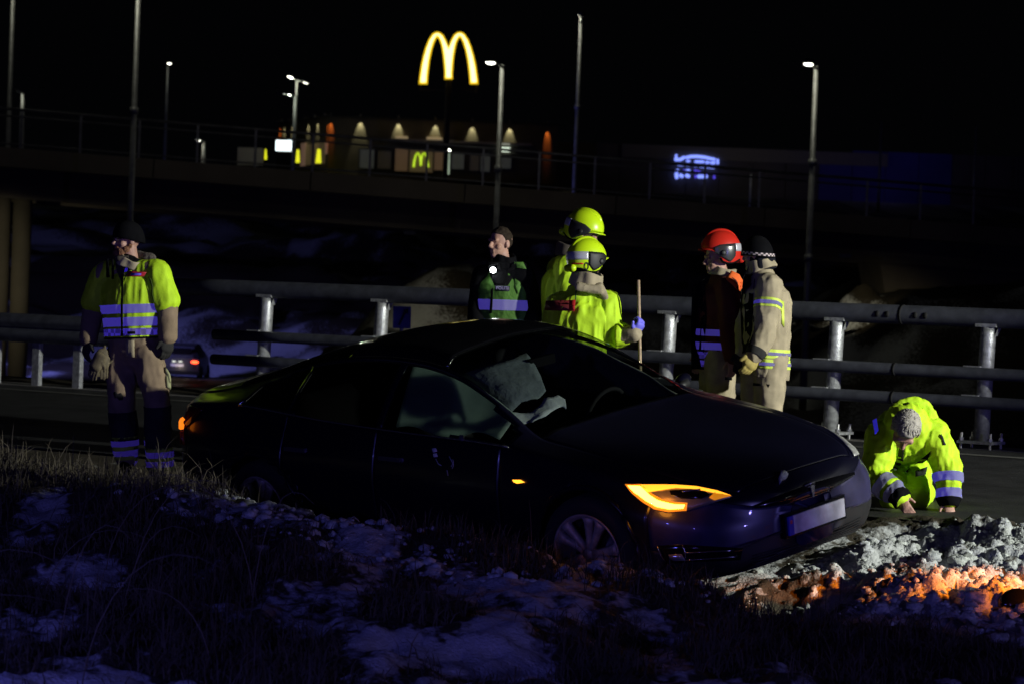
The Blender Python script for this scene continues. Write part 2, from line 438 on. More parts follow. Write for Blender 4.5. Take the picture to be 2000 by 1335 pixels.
# dry grass: clumps of bent blades
def grass(name, n, xr, yr, hgt, seed, wfun, mat, lean=.5, width=.004, clump=7, spread=.05):
    r = np.random.default_rng(seed)
    x = r.uniform(*xr, n * 6); y = r.uniform(*yr, n * 6); k = r.random(n * 6) < wfun(x, y)
    x, y = x[k][:n], y[k][:n]; n = len(x)
    hs = hgt[0] + (hgt[1] - hgt[0]) * r.random(n) ** 2
    x = np.repeat(x, clump) + r.normal(0, spread, n * clump); y = np.repeat(y, clump) + r.normal(0, spread, n * clump)
    h = np.repeat(hs, clump) * r.uniform(.5, 1.15, n * clump); N = n * clump
    z = near_h(x, y) + 2 - .01
    a = r.uniform(0, 2 * math.pi, N); ln = lean * r.random(N) * h * 1.6
    dx, dy = np.cos(a) * ln, np.sin(a) * ln; b = r.uniform(0, 2 * math.pi, N); wx, wy = np.cos(b) * width, np.sin(b) * width
    P = []
    for (f, g, w) in ((0, 0, 1), (.45, .2, .8), (.8, .62, .5), (1 , 1.05, .08)):
        zz = z + h * f * (1 - .35 * (f ** 2) * np.minimum(1, ln / h))
        for sgn in (-1, 1): P.append(np.c_[x + dx * g + wx * w * sgn, y + dy * g + wy * w * sgn, zz])
    V = np.stack(P, 1).reshape(-1, 3); i = np.arange(N)[:, None] * 8
    F = np.concatenate([i + np.array([0, 1, 3, 2]), i + np.array([2, 3, 5, 4]), i + np.array([4, 5, 7, 6])])
    return mk(name, V, F, mat, kind='stuff')
GR = M('dry_grass', (.055, .045, .028), .85, var=.55, scale=3)
def gw(x, y):
    s, t = st(x, y)
    return np.clip(1.15 - near_snow(x, y) * 2.6, .015, 1) * sstep(8.9, 9.6, s) * (1 - churn(x, y)) 
o = grass('grass', 6000, (-4.6, 4.4), (11.4, 19.5), (.05, .17), 11, gw, GR, .75); o['label'] = 'dry brown grass tufts between snow patches on the verge'; o['category'] = 'grass'
o = grass('tall_grass', 420, (-4.6, 4.2), (11.4, 20.5), (.18, .42), 13, lambda x, y: gw(x, y) * (.25 + .75 * sstep(-.5, -2.5, x)) * (fbm(np.c_[x, y, x * 0] * 1.3, 2, 91) > .05), GR, .55, .0035, 10, .06)
o['label'] = 'taller withered grass stems rising from the verge'; o['category'] = 'grass'
o = grass('crest_grass', 500, (-3.8, 1.6), (15.4, 20.5), (.10, .24), 17, lambda x, y: (np.abs(st(x, y)[0] - 10.0) < .5) * 1.0 * (fbm(np.c_[x, y, x * 0] * 2, 2, 95) > -.1), GR, .6, .003, 9, .05)
o['label'] = 'sparse straw along the crest just in front of the car'; o['category'] = 'grass'
o = grass('tussock_grass', 240, (-3.3, -1.75), (17.6, 19.2), (.16, .36), 23, lambda x, y: (fbm(np.c_[x, y, x * 0] * 2.2, 2, 97) > -.05) * 1.0, GR, .6, .0035, 12, .05)
o['label'] = 'dense withered tussocks hiding the boots of the man in the yellow vest'; o['category'] = 'grass'
# long reeds arching low across the left foreground
b = MB(); r = random.Random(4)
for k in range(16):
    x0 = r.uniform(-3.0, -1.2); y0 = r.uniform(11.9, 15.5); z0 = ground_z(x0, y0) - .02
    h = r.uniform(.35, .7); ln = r.uniform(.3, .8) * r.choice((-1, 1)); ly = r.uniform(-.3, .3); pts = []
    for i in range(9):
        u = i / 8; pts.append((x0 + ln * u ** 1.6, y0 + ly * u, z0 + h * math.sin(u * 2.0) * .95))
    b.tube(pts, [.0035 * (1 - .7 * i / 8) for i in range(9)], 5)
o = b.out('arching_reeds', M('reed', (.10, .085, .06), .7), smooth=True, kind='stuff', label='long bent reeds arching over the snow at the left', category='grass')
# ================================================================ guard rails
galv = M('galvanised_steel', (.56, .57, .57), .42, .6, var=.3, scale=25, bump=.25, bscale=80)
dull = M('weathered_rail_steel', (.085, .09, .11), .6, .35, var=.25, scale=10)
conc = M('concrete', (.20, .19, .175), .85, var=.25, scale=2.5, bump=.4, bscale=25)
bolt_m = M('bolt_steel', (.6, .6, .6), .3, .8)
def at_px(px, s):
    """point on the line at distance s from the rail, in the column of the photo where x = px"""
    k = (px - 1000) / FPX
    # x = k*y (roll is negligible for x)   solve ((x-E0).ND = s)
    y = (s + E0 @ ND) / (k * ND[0] + ND[1]); return k * y, y
t_of = lambda px: st(*at_px(px, 0))[1]
pipe = empty('pipe_guard_rail', rd(0, 0), 'grey steel three-pipe guard rail on round galvanised posts behind the car', 'guard rail')
TL = t_of(285)
UPZ = Vector((0.026, 0, 1)).normalized()
for zz, rr in ((1.155, .088), (.66, .056), (.40, .056)):
    T_ = np.linspace(-5.2, TL if zz > 1 else t_of(425), 16); pts = [rd(0, t) - Vector((ND[0], ND[1], 0)) * -.0 + UPZ * (zz - .0) + Vector((ND[0], ND[1], 0)) * (.0 if zz > 1 else .09) for t in T_]
    b = MB(); b.tube(pts, rr, 16); o = b.out('rail', dull, pipe, True)
    for tj in (-.15 + .0, 4.75):
        c = rd(0, t_of(1755) if tj < 0 else tj) + UPZ * zz + Vector((ND[0], ND[1], 0)) * (.0 if zz > 1 else .09)
        q = Vector((TD[0], TD[1], 0)); b = MB(); b.tube([c - q * .012, c + q * .012], rr + .004, 16); b.out('joint_ring', M('dark_gap', (.01, .01, .01), .8), o, True)
        if zz > 1:
            b = MB()
            for k in (-.26, -.16, .12, .22): b.ell(c + q * k + Vector((ND[0], ND[1], 0)) * rr * .98, (q * .022, Vector((0, 0, .03)), Vector((ND[0], ND[1], 0)) * .012), 10, 6)
            b.out('joint_bolts', M('dark_gap'), o, True, kind='stuff')
for px in (1923, 1627, 1300, 1018, 738, 513, 2235):
    t = t_of(px); base = rd(0, t); b = MB(); top = base + UPZ * 1.075
    b.tube([base + UPZ * .03, base + UPZ * 1.0, top], [.071, .071, .069], 20)
    p = b.out('post', galv, pipe, True)
    q = Vector((TD[0], TD[1], 0)); n = Vector((ND[0], ND[1], 0))
    b = MB(); b.add([top + UPZ * -.08 - q * .07 + n * .02, top + UPZ * -.0 - q * .11 + n * .03, top + UPZ * .01 - q * .11 - n * .05, top + UPZ * -.08 - q * .07 - n * .05], [(0, 1, 2, 3)])
    b.box(top + UPZ * .015, .2, .14, .03, (q, n, UPZ)); b.out('saddle', galv, p)
    b = MB(); b.box(base + UPZ * .045, .34, .30, .025, (q, n, UPZ)); b.out('base_plate', galv, p)
    b = MB()
    for i in (-1, 1):
        for j in (-1, 1):
            c = base + q * (.14 * i) + n * (.12 * j); b.tube([c - UPZ * .06, c + UPZ * .13], .012, 8); b.tube([c + UPZ * .06, c + UPZ * .085], .024, 6)
    b.out('anchor_bolts', bolt_m, p, kind='stuff')
    for zz in (.66, .40):
        b = MB(); b.box(base + UPZ * (zz + .06) + n * .06 + q * .1, .16, .06, .012, (q, n, UPZ)); b.out('bracket', galv, p)
b = MB(); V = []
for k in range(-6, 40): b.box((rd(.12, k + .5) + rd(-.5, k + .5)) / 2 + Vector((0, 0, -.12)), .995, .62, .2, (Vector((TD[0], TD[1], 0)), Vector((ND[0], ND[1], 0)), Vector((0, 0, 1))))
b.out('edge_beam', conc, kind='structure')
# steel beam rail carrying on to the left
beam = empty('beam_guard_rail', rd(0, TL), 'dark W-profile beam guard rail on flat posts at the left edge', 'guard rail')
prof = [(-.02, .16), (.03, .13), (.06, .09), (.06, .05), (0, .01), (0, -.01), (.06, -.05), (.06, -.09), (.03, -.13), (-.02, -.16)]
V = []; F = []; n = Vector((ND[0], ND[1], 0))
TT = np.linspace(TL + .05, 36, 24)
for t in TT:
    for u, w in prof: V.append(rd(0, t) + n * (u + .05) + Vector((0, 0, .62 + w)))
k = len(prof)
for i in range(len(TT) - 1):
    for j in range(k - 1): F.append((i * k + j, i * k + j + 1, (i + 1) * k + j + 1, (i + 1) * k + j))
mk('beam', V, F, dull, beam)
for px in (148, 68, -12, 235):
    t = t_of(px); base = rd(0, t); q = Vector((TD[0], TD[1], 0)); b = MB()
    b.box(base + Vector((0, 0, .33)) - n * .02, .10, .012, .72, (q, n, Vector((0, 0, 1))))
    for sg in (-1, 1): b.box(base + Vector((0, 0, .33)) + q * (.05 * sg) - n * .045, .012, .05, .72, (q, n, Vector((0, 0, 1))))
    b.out('post', galv, beam)

# small blue road sign behind the rail
sg = empty('road_sign', W(786, 690, 40), 'small blue square road sign behind the rail, with a dark slanting mark', 'sign')
p0, p1, p2, p3 = (W(768, 598, 40), W(803, 599, 40), W(802, 642, 40), W(767, 641, 40))
b = MB(); b.prism([p0, p1, p2, p3], Vector((0, .03, 0))); b.out('panel', M('sign_blue', (.09, .10, .42), .5, var=.2), sg)
b = MB(); b.prism([W(777, 634, 39.99), W(781, 636, 39.99), W(796, 606, 39.99), W(791, 604, 39.99)], Vector((0, .004, 0)))
b.prism([W(787, 606, 39.98), W(798, 602, 39.98), W(797, 614, 39.98)], Vector((0, .004, 0))); b.out('arrow_mark', M('sign_mark', (.02, .02, .05), .6), sg)
b = MB(); b.tube([W(786, 600, 40.06), W(786, 600, 40.06) - Vector((0, 0, 2.2))], .03, 8); b.out('pole', galv, sg)

# ================================================================ overpass bridge
bl, br = W(-330, 261, 87.4), W(2330, 474, 94.9)
bd = (br - bl); BL = bd.length; bd.normalize(); bn = Vector((-bd.y, bd.x, 0)).normalized(); bz = Vector((0, 0, 1))
bridge = empty('overpass_bridge', bl, 'long dark concrete road overpass with a steel railing crossing behind everyone', 'bridge')
bconc = M('bridge_concrete', (.17, .145, .11), .9, var=.3, scale=.35, bump=.3, bscale=6)
seg = 9; 
for k in range(seg):
    a = bl + bd * (BL * k / seg + .02); c = bl + bd * (BL * (k + 1) / seg - .02)
    b = MB(); b.beam(a + bz * -.30, c + bz * -.30, .35, .6); b.out('edge_panel', bconc, bridge)
b = MB(); b.beam(bl + bz * -.35 + bn * 4, br + bz * -.35 + bn * 4, 7.6, .45); b.out('deck', bconc, bridge)
b = MB(); b.beam(bl + bz * -1.05 + bn * 1.5, br + bz * -1.05 + bn * 1.5, .5, .95); b.beam(bl + bz * -1.05 + bn * 6, br + bz * -1.05 + bn * 6, .5, .95); b.out('girder', bconc, bridge)
rail_m = M('bridge_rail_steel', (.26, .26, .25), .5, .5, var=.3, scale=2)
for zz, r in ((1.2, .045), (.98, .03), (.12, .03)):
    b = MB(); b.tube([bl + bz * zz, br + bz * zz], r, 8); b.out('rail', rail_m, bridge, True)
np_ = int(BL / 1.82)
pm = None
for k in range(np_ + 1):
    c = bl + bd * (.3 + 1.82 * k)
    if pm is None:
        b = MB(); b.box(Vector((0, 0, .6)), .07, .07, 1.2); pm = bpy.data.meshes.new('post'); pm.from_pydata(b.V, [], b.F); pm.materials.append(rail_m)
    o = link('post', pm, bridge); o.location = c - bl
# piers and abutment
for px, w in ((39, .62), (2, .5)):
    p = W(px, 560, 92); g = -2.2; top = bl + bd * ((p - bl).dot(bd)); b = MB()
    b.tube([(p.x, p.y, g), (p.x, p.y, top.z - .55)], w / 2 * 1.0, 16); b.out('pier', bconc, bridge, True)
ab = empty('abutment_wall', W(1760, 595, 92), 'broad concrete abutment wall under the right end of the overpass', 'wall')
A0, A1 = W(1756, 590, 91.0), W(2500, 640, 95.5); tz = lambda p: (bl + bd * ((p - bl).dot(bd))).z - 1.5
b = MB(); t0 = W(1722, 440, 91.0); t1 = Vector((A1.x, A1.y, tz(A1)))
b.prism([A0 - bz * 2, A1 - bz * 2, t1, Vector((t0.x, t0.y, tz(t0)))], bn * 2.5)
b.out('wall', bconc, ab)
b = MB(); b.beam(Vector((t0.x, t0.y, tz(t0) + .08)) - bn * .06, t1 + bz * .08 - bn * .06, .3, .16); b.out('coping', bconc, ab)

# ================================================================ street lamps
pole_m = M('lamp_pole', (.34, .35, .34), .5, .4, var=.2, scale=6)
head_m = M('lamp_head', (.08, .08, .085), .5, .3)
lit = glow('lamp_lit', (1, 1, .82), 8)
def lamp_post(label, px, py, d, r, arm=None, power=0, col=(1, .97, .76), base=None, dirs=None, collar=None, lens=True, pp=None, down=0):
    top = W(px, py, d); gz = base if base is not None else min(float(far_h(np.array([top.x]), np.array([top.y]))[0]) + 2, top.z - 2)
    e = empty('street_lamp', (top.x, top.y, gz), label, 'street lamp', 'street lamps')
    b = MB(); b.tube([(top.x, top.y, gz - .3), (top.x, top.y, gz + (top.z - gz) * .35), tuple(top)], [r * 1.35, r * 1.15, r * .75], 12); b.out('pole', pole_m, e, True)
    for z in (collar or []):
        q = W(px, z, d); b = MB(); b.tube([(top.x, top.y, q.z - .1), (top.x, top.y, q.z + .1)], r * 1.45, 10); b.out('collar', pole_m, e, True)
    if arm is not None:
        for av in (arm if isinstance(arm, list) else [arm]):
            av = Vector(av); hp = top + av; dv = av.normalized()
            b = MB(); b.tube([tuple(top - bz * .06), tuple(hp - dv * .25)], r * .45, 8); b.out('arm', pole_m, e, True)
            sd = dv.cross(bz).normalized()
            b = MB(); b.ell(hp, (dv * .42, sd * .17, bz * .09), 14, 8); h = b.out('lamp_head', head_m, e, True)
            if lens:
                b = MB(); b.ell(hp - bz * .06, (dv * .26, sd * .13, bz * .055), 12, 6); b.out('lens', lit, h, True)
    if power:
        lp = pp or (top + Vector((-.32, -.55, .02)))
        lamp('street_lamp_light', 'POINT', lp, power * .085, col, radius=.10)
    return e
lamp_post('tall dark lamp post rising out of the picture at the far left corner', 27, -40, 98, .09, (0, -1.5, .1), 260)
lamp_post('tall lamp post passing close behind the man in the yellow vest, top out of frame', 272, -60, 80, .085, (-.4, -1.5, .1), 520, collar=(217,))
lamp_post('thin distant lamp post left of the restaurant with a faint head', 328, 127, 200, .10, (.2, -.8, .1), 35)
lamp_post('short distant lamp post above the left end of the overpass railing', 45, 181, 215, .16, (-.4, -1.3, .1), 330, (1, 1, .8), lens=False)
lamp_post('double-headed floodlight mast shining over the restaurant car park', 580, 157, 235, .10, [(-.55, -.6, .25), (.75, -.3, -.15)], 900, (1, 1, .78))
lamp_post('lamp post with a brightly lit shaft in front of the drive-in side of the restaurant', 577, 187, 190, .13, (-.9, -1.2, .0), 700, (.93, 1, .8), lens=False)
lamp_post('lamp post with its head to the left, right of the big yellow sign', 981, 127, 84, .085, (-.34, -1.2, .02), 430, collar=(330,))
lamp_post('tallest lamp post between the yellow sign and the right-hand post, without a visible head', 1134, 43, 120, .085, (0, -1.6, .15), 420, collar=(210,), lens=False)
lamp_post('lamp post with its head to the left at the right side, over the two men', 1594, 130, 80, .085, (-.34, -1.2, .02), 430, collar=(318, 505))
lamp_post('low lit lamp on a short post above the left part of the overpass', 398, 277, 230, .16, (-.35, -.9, .1), 260, (1, .95, .75))
lamp_post('stubby lit post right of the blue neon sign', 1467, 340, 150, .07, None, 12, (1, .95, .8), pp=W(1466, 337, 149.5))
lamp_post('faint unlit pole above the blue warehouse wall', 1722, 238, 220, .09)
lamp_post('faint unlit pole above the far right end of the warehouse', 1907, 246, 220, .09)

# ================================================================ restaurant
RD = 240.0
g0 = W(640, 345, RD); GZ = g0.z
def wp(px, py, d=RD):
    """on the restaurant front plane"""
    return W(px, py, d)
rest = empty('restaurant', (g0.x, g0.y, GZ), 'single-storey restaurant with rows of downlights and lit windows beyond the overpass', 'building')
fx0, fx1 = g0.x, W(1086, 350, RD).x
RT = W(640, 229, RD).z
wallm = M('restaurant_cladding', (.07, .06, .05), .7, var=.3, scale=.6, bump=.2, bscale=8)
b = MB(); b.prism([(fx0, RD, GZ), (fx1, RD, GZ), (fx1, RD + 14, GZ), (fx0 - 5.4, RD + 13.5, GZ)], (0, 0, RT - GZ)); b.out('wall', wallm, rest)
b = MB(); b.prism([(fx0 - .1, RD - .15, RT), (fx1 + .1, RD - .15, RT), (fx1 + .1, RD + 14, RT), (fx0 - 5.6, RD + 13.6, RT)], (0, 0, .12)); b.out('roof', M('roof_felt', (.03, .03, .03), .9), rest)
b = MB(); zc = W(800, 272, RD).z
b.box(((fx0 + fx1) / 2 + 1.5, RD - .5, W(850, 277, RD).z), (fx1 - fx0) * .62, 1.0, .18); b.out('canopy', M('canopy_metal', (.30, .28, .25), .5, .3), rest)
def spot_down(px, py, col, power, side=False, size=44):
    q = W(px, py, RD) if not side else None
    if side:
        u = side; q = Vector((fx0 - 5.4 * u, RD + 13.5 * u, W(640, py, RD).z)); nn = Vector((-.93, -.37, 0))
    else: nn = Vector((0, -1, 0))
    q = Vector((q.x, q.y if side else RD, q.z)); c = q + nn * .32
    bb = MB(); bb.tube([c + bz * .28, c + bz * .02], .09, 10); bb.beam(q + bz * .15 + nn * .02, c + bz * .15, .05, .05); o = bb.out('downlight', head_m, rest)
    lamp('downlight_bulb', 'SPOT', c - bz * .02, power, col, c - bz * 2 - nn * .55, size, .55, .04)
ylw = (1, .95, .5); org = (1, .22, .03)
for px, py in ((705, 230), (779, 233), (851, 236), (923, 239), (996, 242)): spot_down(px, py, ylw, 330)
for px, py in ((647, 227), (1070, 244)): spot_down(px, py, org, 560, size=26)
spot_down(0, 228, org, 420, .03, 24)
for u, c_, pw in ((.22, ylw, 230), (.40, ylw, 230), (.72, ylw, 230), (.88, ylw, 210), (.97, org, 350)): spot_down(0, 228, c_, pw, u)
def panel(name, x0, y0, x1, y1, mat, parent, dep=.08, d=RD, off=.03, frame=None):
    a = W((x0 + x1) / 2, (y0 + y1) / 2, d); w = (x1 - x0) / FPX * d; h = (y1 - y0) / FPX * d
    b = MB(); b.box((a.x, d - off - dep / 2, a.z), w, dep, h); o = b.out(name, mat, parent)
    if frame:
        b = MB()
        for sx in (-1, 1): b.box((a.x + sx * (w / 2 + .05), d - off - dep, a.z), .1, .16, h + .2)
        for sz in (-1, 1): b.box((a.x, d - off - dep, a.z + sz * (h / 2 + .05)), w, .16, .1)
        b.out('frame', frame, o)
    return o
fr = M('window_frame', (.05, .05, .05), .5)
wg = glow('window_grey', (.30, .32, .29), .045); ww = glow('window_warm', (.55, .34, .18), .075); wd = glow('window_dim', (.24, .2, .15), .025)
for x0, y0, x1, y1, mm in ((703, 293, 731, 329, wg), (738, 296, 764, 330, wd), (772, 291, 797, 335, ww), (883, 300, 906, 331, wg), (918, 303, 936, 334, wd), (939, 301, 957, 336, wg), (976, 305, 998, 330, wg), (848, 297, 866, 333, ww)):
    o = panel('window', x0, y0, x1, y1, mm, rest, frame=fr)
o = panel('entrance_panel', 800, 292, 846, 337, glow('entrance_glow', (.6, .42, .22), .05), rest, frame=fr)
panel('lightbox', 975, 289, 996, 297, glow('lightbox_green', (.85, 1, .8), 1.6), rest, .2)
panel('lit_header', 774, 268, 797, 272, glow('header_warm', (1, .75, .4), .2), rest, 1.1)  # header strips glow by themselves for their lit edges
panel('lit_header', 834, 270, 864, 274, glow('header_warm'), rest, 1.1)
panel('lit_header', 972, 282, 996, 284, glow('header_grey', (.6, .6, .5), .4), rest, 1.1)
# drive-in side: warm window, yellow upright blades
def sidepanel(name, u0, u1, py0, py1, mat):
    a = Vector((fx0 - 5.4 * u0, RD + 13.5 * u0, 0)); c = Vector((fx0 - 5.4 * u1, RD + 13.5 * u1, 0)); nn = Vector((-.93, -.37, 0)) * .04
    z0, z1 = W(600, py1, RD).z, W(600, py0, RD).z
    b = MB(); b.prism([a + bz * z0 + nn, a + bz * z1 + nn, c + bz * z1 + nn, c + bz * z0 + nn], nn); return b.out(name, mat, rest)
sidepanel('window', .05, .42, 277, 318, glow('window_sand', (.5, .36, .2), .05)); sidepanel('window_jamb', .42, .52, 273, 319, glow('jamb_pink', (.7, .42, .3), .10)); sidepanel('window_jamb', .01, .05, 275, 300, glow('jamb_pink'))
sidepanel('window', .72, .95, 280, 316, glow('window_pale', (.3, .28, .26), .03))
blade = glow('blade_yellow', (.85, .85, .02), 1.0)
def blade_sign(px0, px1, y0, y1, d, label):
    a, c, e_, f_ = W(px0 + (px1 - px0) * .35, y0, d), W(px1 - 1, y0 + 1, d), W(px1, y1, d), W(px0, y1, d)
    b = MB(); b.prism([a, c, e_, f_], Vector((0, .25, 0)))
    return b.out('blade_sign', blade, None, org=W((px0 + px1) / 2, y1, d), label=label, category='sign', group='yellow blade signs')
blade_sign(516, 521, 291, 312, RD + 9, 'glowing yellow upright blade sign at the far left end of the restaurant')
blade_sign(577, 585, 292, 318, RD - 2, 'glowing yellow upright blade sign right under the white light box')
blade_sign(616, 627, 291, 319, RD - 2, 'glowing yellow upright blade sign at the left corner of the restaurant front')
wb = empty('light_box', W(555, 330, RD - 6), 'overexposed white light box sign on a dark stand left of the restaurant', 'sign')
b = MB(); q = W(555, 285, RD - 6); b.box(q, 1.36, .3, .86); b.out('lit_panel', glow('lightbox_white', (.85, 1, 1), 2.2), wb)
b = MB(); q = W(566, 274, RD - 6); b.box(q, .42, .25, .18); b.out('topper', glow('topper_white', (.8, .95, 1), .8), wb)
b = MB(); q = W(555, 318, RD - 6); b.box(q, 1.3, .2, 1.7); b.out('stand', M('dark_gap'), wb)
# pale low wall at the drive-in
b = MB(); a, c = W(464, 318, RD + 3), W(514, 318, RD + 3)
b.box(((a.x + c.x) / 2, RD + 3, a.z + .55), c.x - a.x, .25, 1.5); b.out('low_wall', M('pale_render', (.4, .38, .33), .8), None, org=a, label='pale low wall lit from the drive-in left of the restaurant', category='wall')
lamp('drive_in_light', 'POINT', W(512, 300, RD - 1), 5, (1, .95, .8), radius=.2)
# thin lit bollard in front of the windows
e = empty('bollard_light', W(876, 341, RD - 4), 'thin lit bollard in front of the restaurant windows', 'bollard')
b = MB(); b.tube([W(876, 341, RD - 4), W(877, 298, RD - 4)], .07, 8); b.out('post', glow('bollard_glow', (.6, .75, .55), .5), e); b = MB(); b.ell(W(877, 295, RD - 4), (Vector((.13, 0, 0)), Vector((0, .13, 0)), Vector((0, 0, .15))), 10, 8); b.out('lamp_head', lit, e, True)

# two fill lamps added under the overpass to light the banks behind
for px, py, d, tgt, pw in ((800, 455, 85.5, (-2.9, 95, .0), 190), (1650, 500, 83, (10.7, 88, 1.6), 230)):
    q = W(px, py, d); u_ = empty('bank_fill_lamp', q, 'dim fill lamp added under the overpass above the %s' % ('rocky bank behind the police officer' if px < 1000 else 'small snow pile by the abutment'), 'lamp')
    b = MB(); b.box(q, .35, .18, .12); b.out('housing', head_m, u_); lamp('bank_fill_bulb', 'SPOT', q - bz * .1, pw, (1, .9, .62), tgt, 46, .7, .1)
# heap of cleared snow at the foot of the abutment
hx, hy = 10.75, 87.5; hz = float(far_h(np.array([hx]), np.array([hy]))[0]) + 2; V = []; F = []; hgt = W(1690, 553, 87.5).z - hz
for i in range(40):
    for j in range(22):
        u, v = i / 39 * 2 - 1, j / 21 * 2 - 1; rr = math.hypot(u * (1.25 if u > -.25 else 1.7), v); V.append((hx + u * 2.3, hy + v * 1.8, hz - .3 + (hgt + .3) * max(0, 1 - rr) ** .85))
V = np.array(V); V[:, 2] += .16 * fbm(V * 1.8, 3, 6); F = [(i * 22 + j, (i + 1) * 22 + j, (i + 1) * 22 + j + 1, i * 22 + j + 1) for i in range(39) for j in range(21)]
o = mk('snow_pile', V, F, GM, org=(hx, hy, hz), label='small peaked pile of dirty snow just behind the rail, right of the tan coat', category='snow pile')
a = o.data.attributes.new('snow', 'FLOAT', 'POINT'); a.data.foreach_set('value', (.34 + .35 * fbm(V * 1.1, 3, 8)).astype(np.float32))
# ---- double-arch signs
half_out = [(-258, 0), (-252, 60), (-238, 160), (-222, 235), (-198, 320), (-172, 385), (-140, 434), (-118, 448), (-97, 452), (-74, 447), (-46, 425), (-20, 378), (0, 318)]
half_in = [(-36, 42), (-35, 100), (-40, 170), (-48, 250), (-60, 320), (-74, 370), (-88, 398), (-97, 406), (-106, 398), (-124, 362), (-146, 290), (-162, 210), (-174, 120), (-180, 60), (-183, 0)]
def arch_poly(sc, fat=0.0):
    left = half_out + [(x, y) for x, y in half_in[::-1]][0:0]
    o = half_out + [(-x, y) for x, y in half_out[::-1][1:]]
    inn = [(-x, y) for x, y in half_in[::-1]]          # right inner, outer foot -> centre
    i2 = half_in
    P = o + inn[0:] + i2
    return P
def smooth_poly(P, foot=None):
    return P
def arch_sign(name, label, cx, by, d, height_px, mat_face, mat_edge, depth, tilt=0):
    k = height_px / 452.0
    P = arch_poly(1)
    e = empty(name, W(cx, by, d), label, 'sign')
    pts = [W(cx + x * k, by - y * k, d) for x, y in P]
    b = MB(); b.prism(pts, Vector((0, depth, 0))); b.out('rim', mat_edge, e)
    # bright face set just proud of the rim and a little narrower
    n = len(P); face = []
    ar = sum(P[i][0] * P[(i + 1) % n][1] - P[(i + 1) % n][0] * P[i][1] for i in range(n))
    sg = 1 if ar > 0 else -1
    for i in range(n):
        a, q, c = P[i - 1], P[i], P[(i + 1) % n]
        t1 = np.array([q[0] - a[0], q[1] - a[1]], float); t2 = np.array([c[0] - q[0], c[1] - q[1]], float)
        t1 /= np.linalg.norm(t1); t2 /= np.linalg.norm(t2)
        n1 = np.array([-t1[1], t1[0]]); n2 = np.array([-t2[1], t2[0]]); mm = n1 + n2; mm /= max(np.linalg.norm(mm), .3); mm *= 1 / max(.6, mm @ n1)
        face.append((q[0] + mm[0] * 15 * sg, q[1] + mm[1] * 15 * sg))
    pts = [W(cx + x * k, by - y * k, d - .04) for x, y in face]
    b = MB(); b.prism(pts, Vector((0, .1, 0))); b.out('lit_face', mat_face, e)
    return e
big = arch_sign('arch_sign', 'big glowing yellow double-arch M sign on a mast above the restaurant', 876, 164.5, 232, 102,
          glow('arch_face', (1.0, .92, .40), 2.0), glow('arch_rim', (1.0, .62, .01), .95), .35)
b = MB(); q = W(876, 165, 232.3); b.tube([(q.x, q.y, W(876, 150, 232).z), (q.x, q.y, GZ - .5)], .22, 12)
for sx in (-2.3, 0, 2.3): b.tube([(q.x + sx, q.y, q.z - .5), (q.x + sx, q.y, q.z + .6)], .08, 8)
b.beam((q.x - 2.4, q.y, q.z - .5), (q.x + 2.4, q.y, q.z - .5), .15, .15); b.out('mast', M('mast_steel', (.03, .03, .03), .6), big)
arch_sign('small_arch_sign', 'small greenish-yellow double-arch M sign at the restaurant entrance', 822, 327, RD - .5, 29,
          glow('arch_small', (.62, .9, .05), 1.0), glow('arch_small_rim', (.4, .6, .0), .6), .2)
b = MB(); q = W(822, 312, RD - .2); b.box(q, 1.75, .12, 1.6); b.out('sign_board', M('dark_gap'), bpy.data.objects['small_arch_sign'])

# ================================================================ warehouse and neon sign
WD = 262.0
wh = empty('warehouse', W(1330, 360, WD), 'long low dark warehouse beyond the overpass on the right, part of it blue', 'building')
zt_ = W(1330, 286, WD).z
x0, x1 = W(1082, 300, WD).x, W(2120, 300, WD).x
corr = M('warehouse_cladding', (.10, .09, .085), .7, var=.2, scale=.4); bluec = M('blue_cladding', (.05, .045, .32), .6, var=.2, scale=.3)
npan = 16
for k in range(npan):
    a = x0 + (x1 - x0) * k / npan; c = x0 + (x1 - x0) * (k + 1) / npan - .06
    px = 1000 + a / WD * FPX
    top_ = zt_ if px < 1590 else W(1700, 296, WD).z
    b = MB(); b.box(((a + c) / 2, WD + .1, (GZ + top_) / 2), c - a, .2, top_ - GZ); b.out('wall_panel', bluec if 1580 < px < 1800 else corr, wh)
b = MB(); b.box(((x0 + x1) / 2, WD + 10.2, (GZ + zt_) / 2 - .2), x1 - x0, 20, zt_ - GZ); b.out('body', corr, wh)
b = MB(); b.box(((x0 + x1) / 2 - 6, WD - .15, zt_ - .6), (x1 - x0) * .5, .3, 1.2); b.out('fascia', M('pale_fascia', (.20, .185, .16), .7), wh)
lamp('yard_light', 'POINT', W(1450, 300, WD - 9), 60, (1, .93, .8), radius=.3)
lamp('blue_wall_fill', 'POINT', W(1740, 320, WD - 12), 110, (.35, .3, 1), radius=.3)  # blue fill added in front of the blue cladding to light it
ns = empty('neon_sign', W(1360, 350, WD - .5), 'bright blue neon sign of stacked strokes under an arc on the dark warehouse', 'sign')
neon = glow('neon_blue', (.22, .30, 1.0), 1.5); neon2 = glow('neon_violet', (.12, .08, 1.0), .8)
Z = lambda u, v: W(1290 + u / 13.333, 280 + v / 13.333, WD - .7)
kf = WD / FPX / 13.333
def strokes(name, L, mat):
    for pts, w in L:
        b = MB(); b.tube([Z(*p) for p in pts], w / 2 * kf, 10, .5); 
        for p in (pts[0], pts[-1]): b.ell(Z(*p), (Vector((w / 2 * kf, 0, 0)), Vector((0, w / 4 * kf, 0)), Vector((0, 0, w / 2 * kf))), 10, 6)
        b.out(name, mat, ns, True)
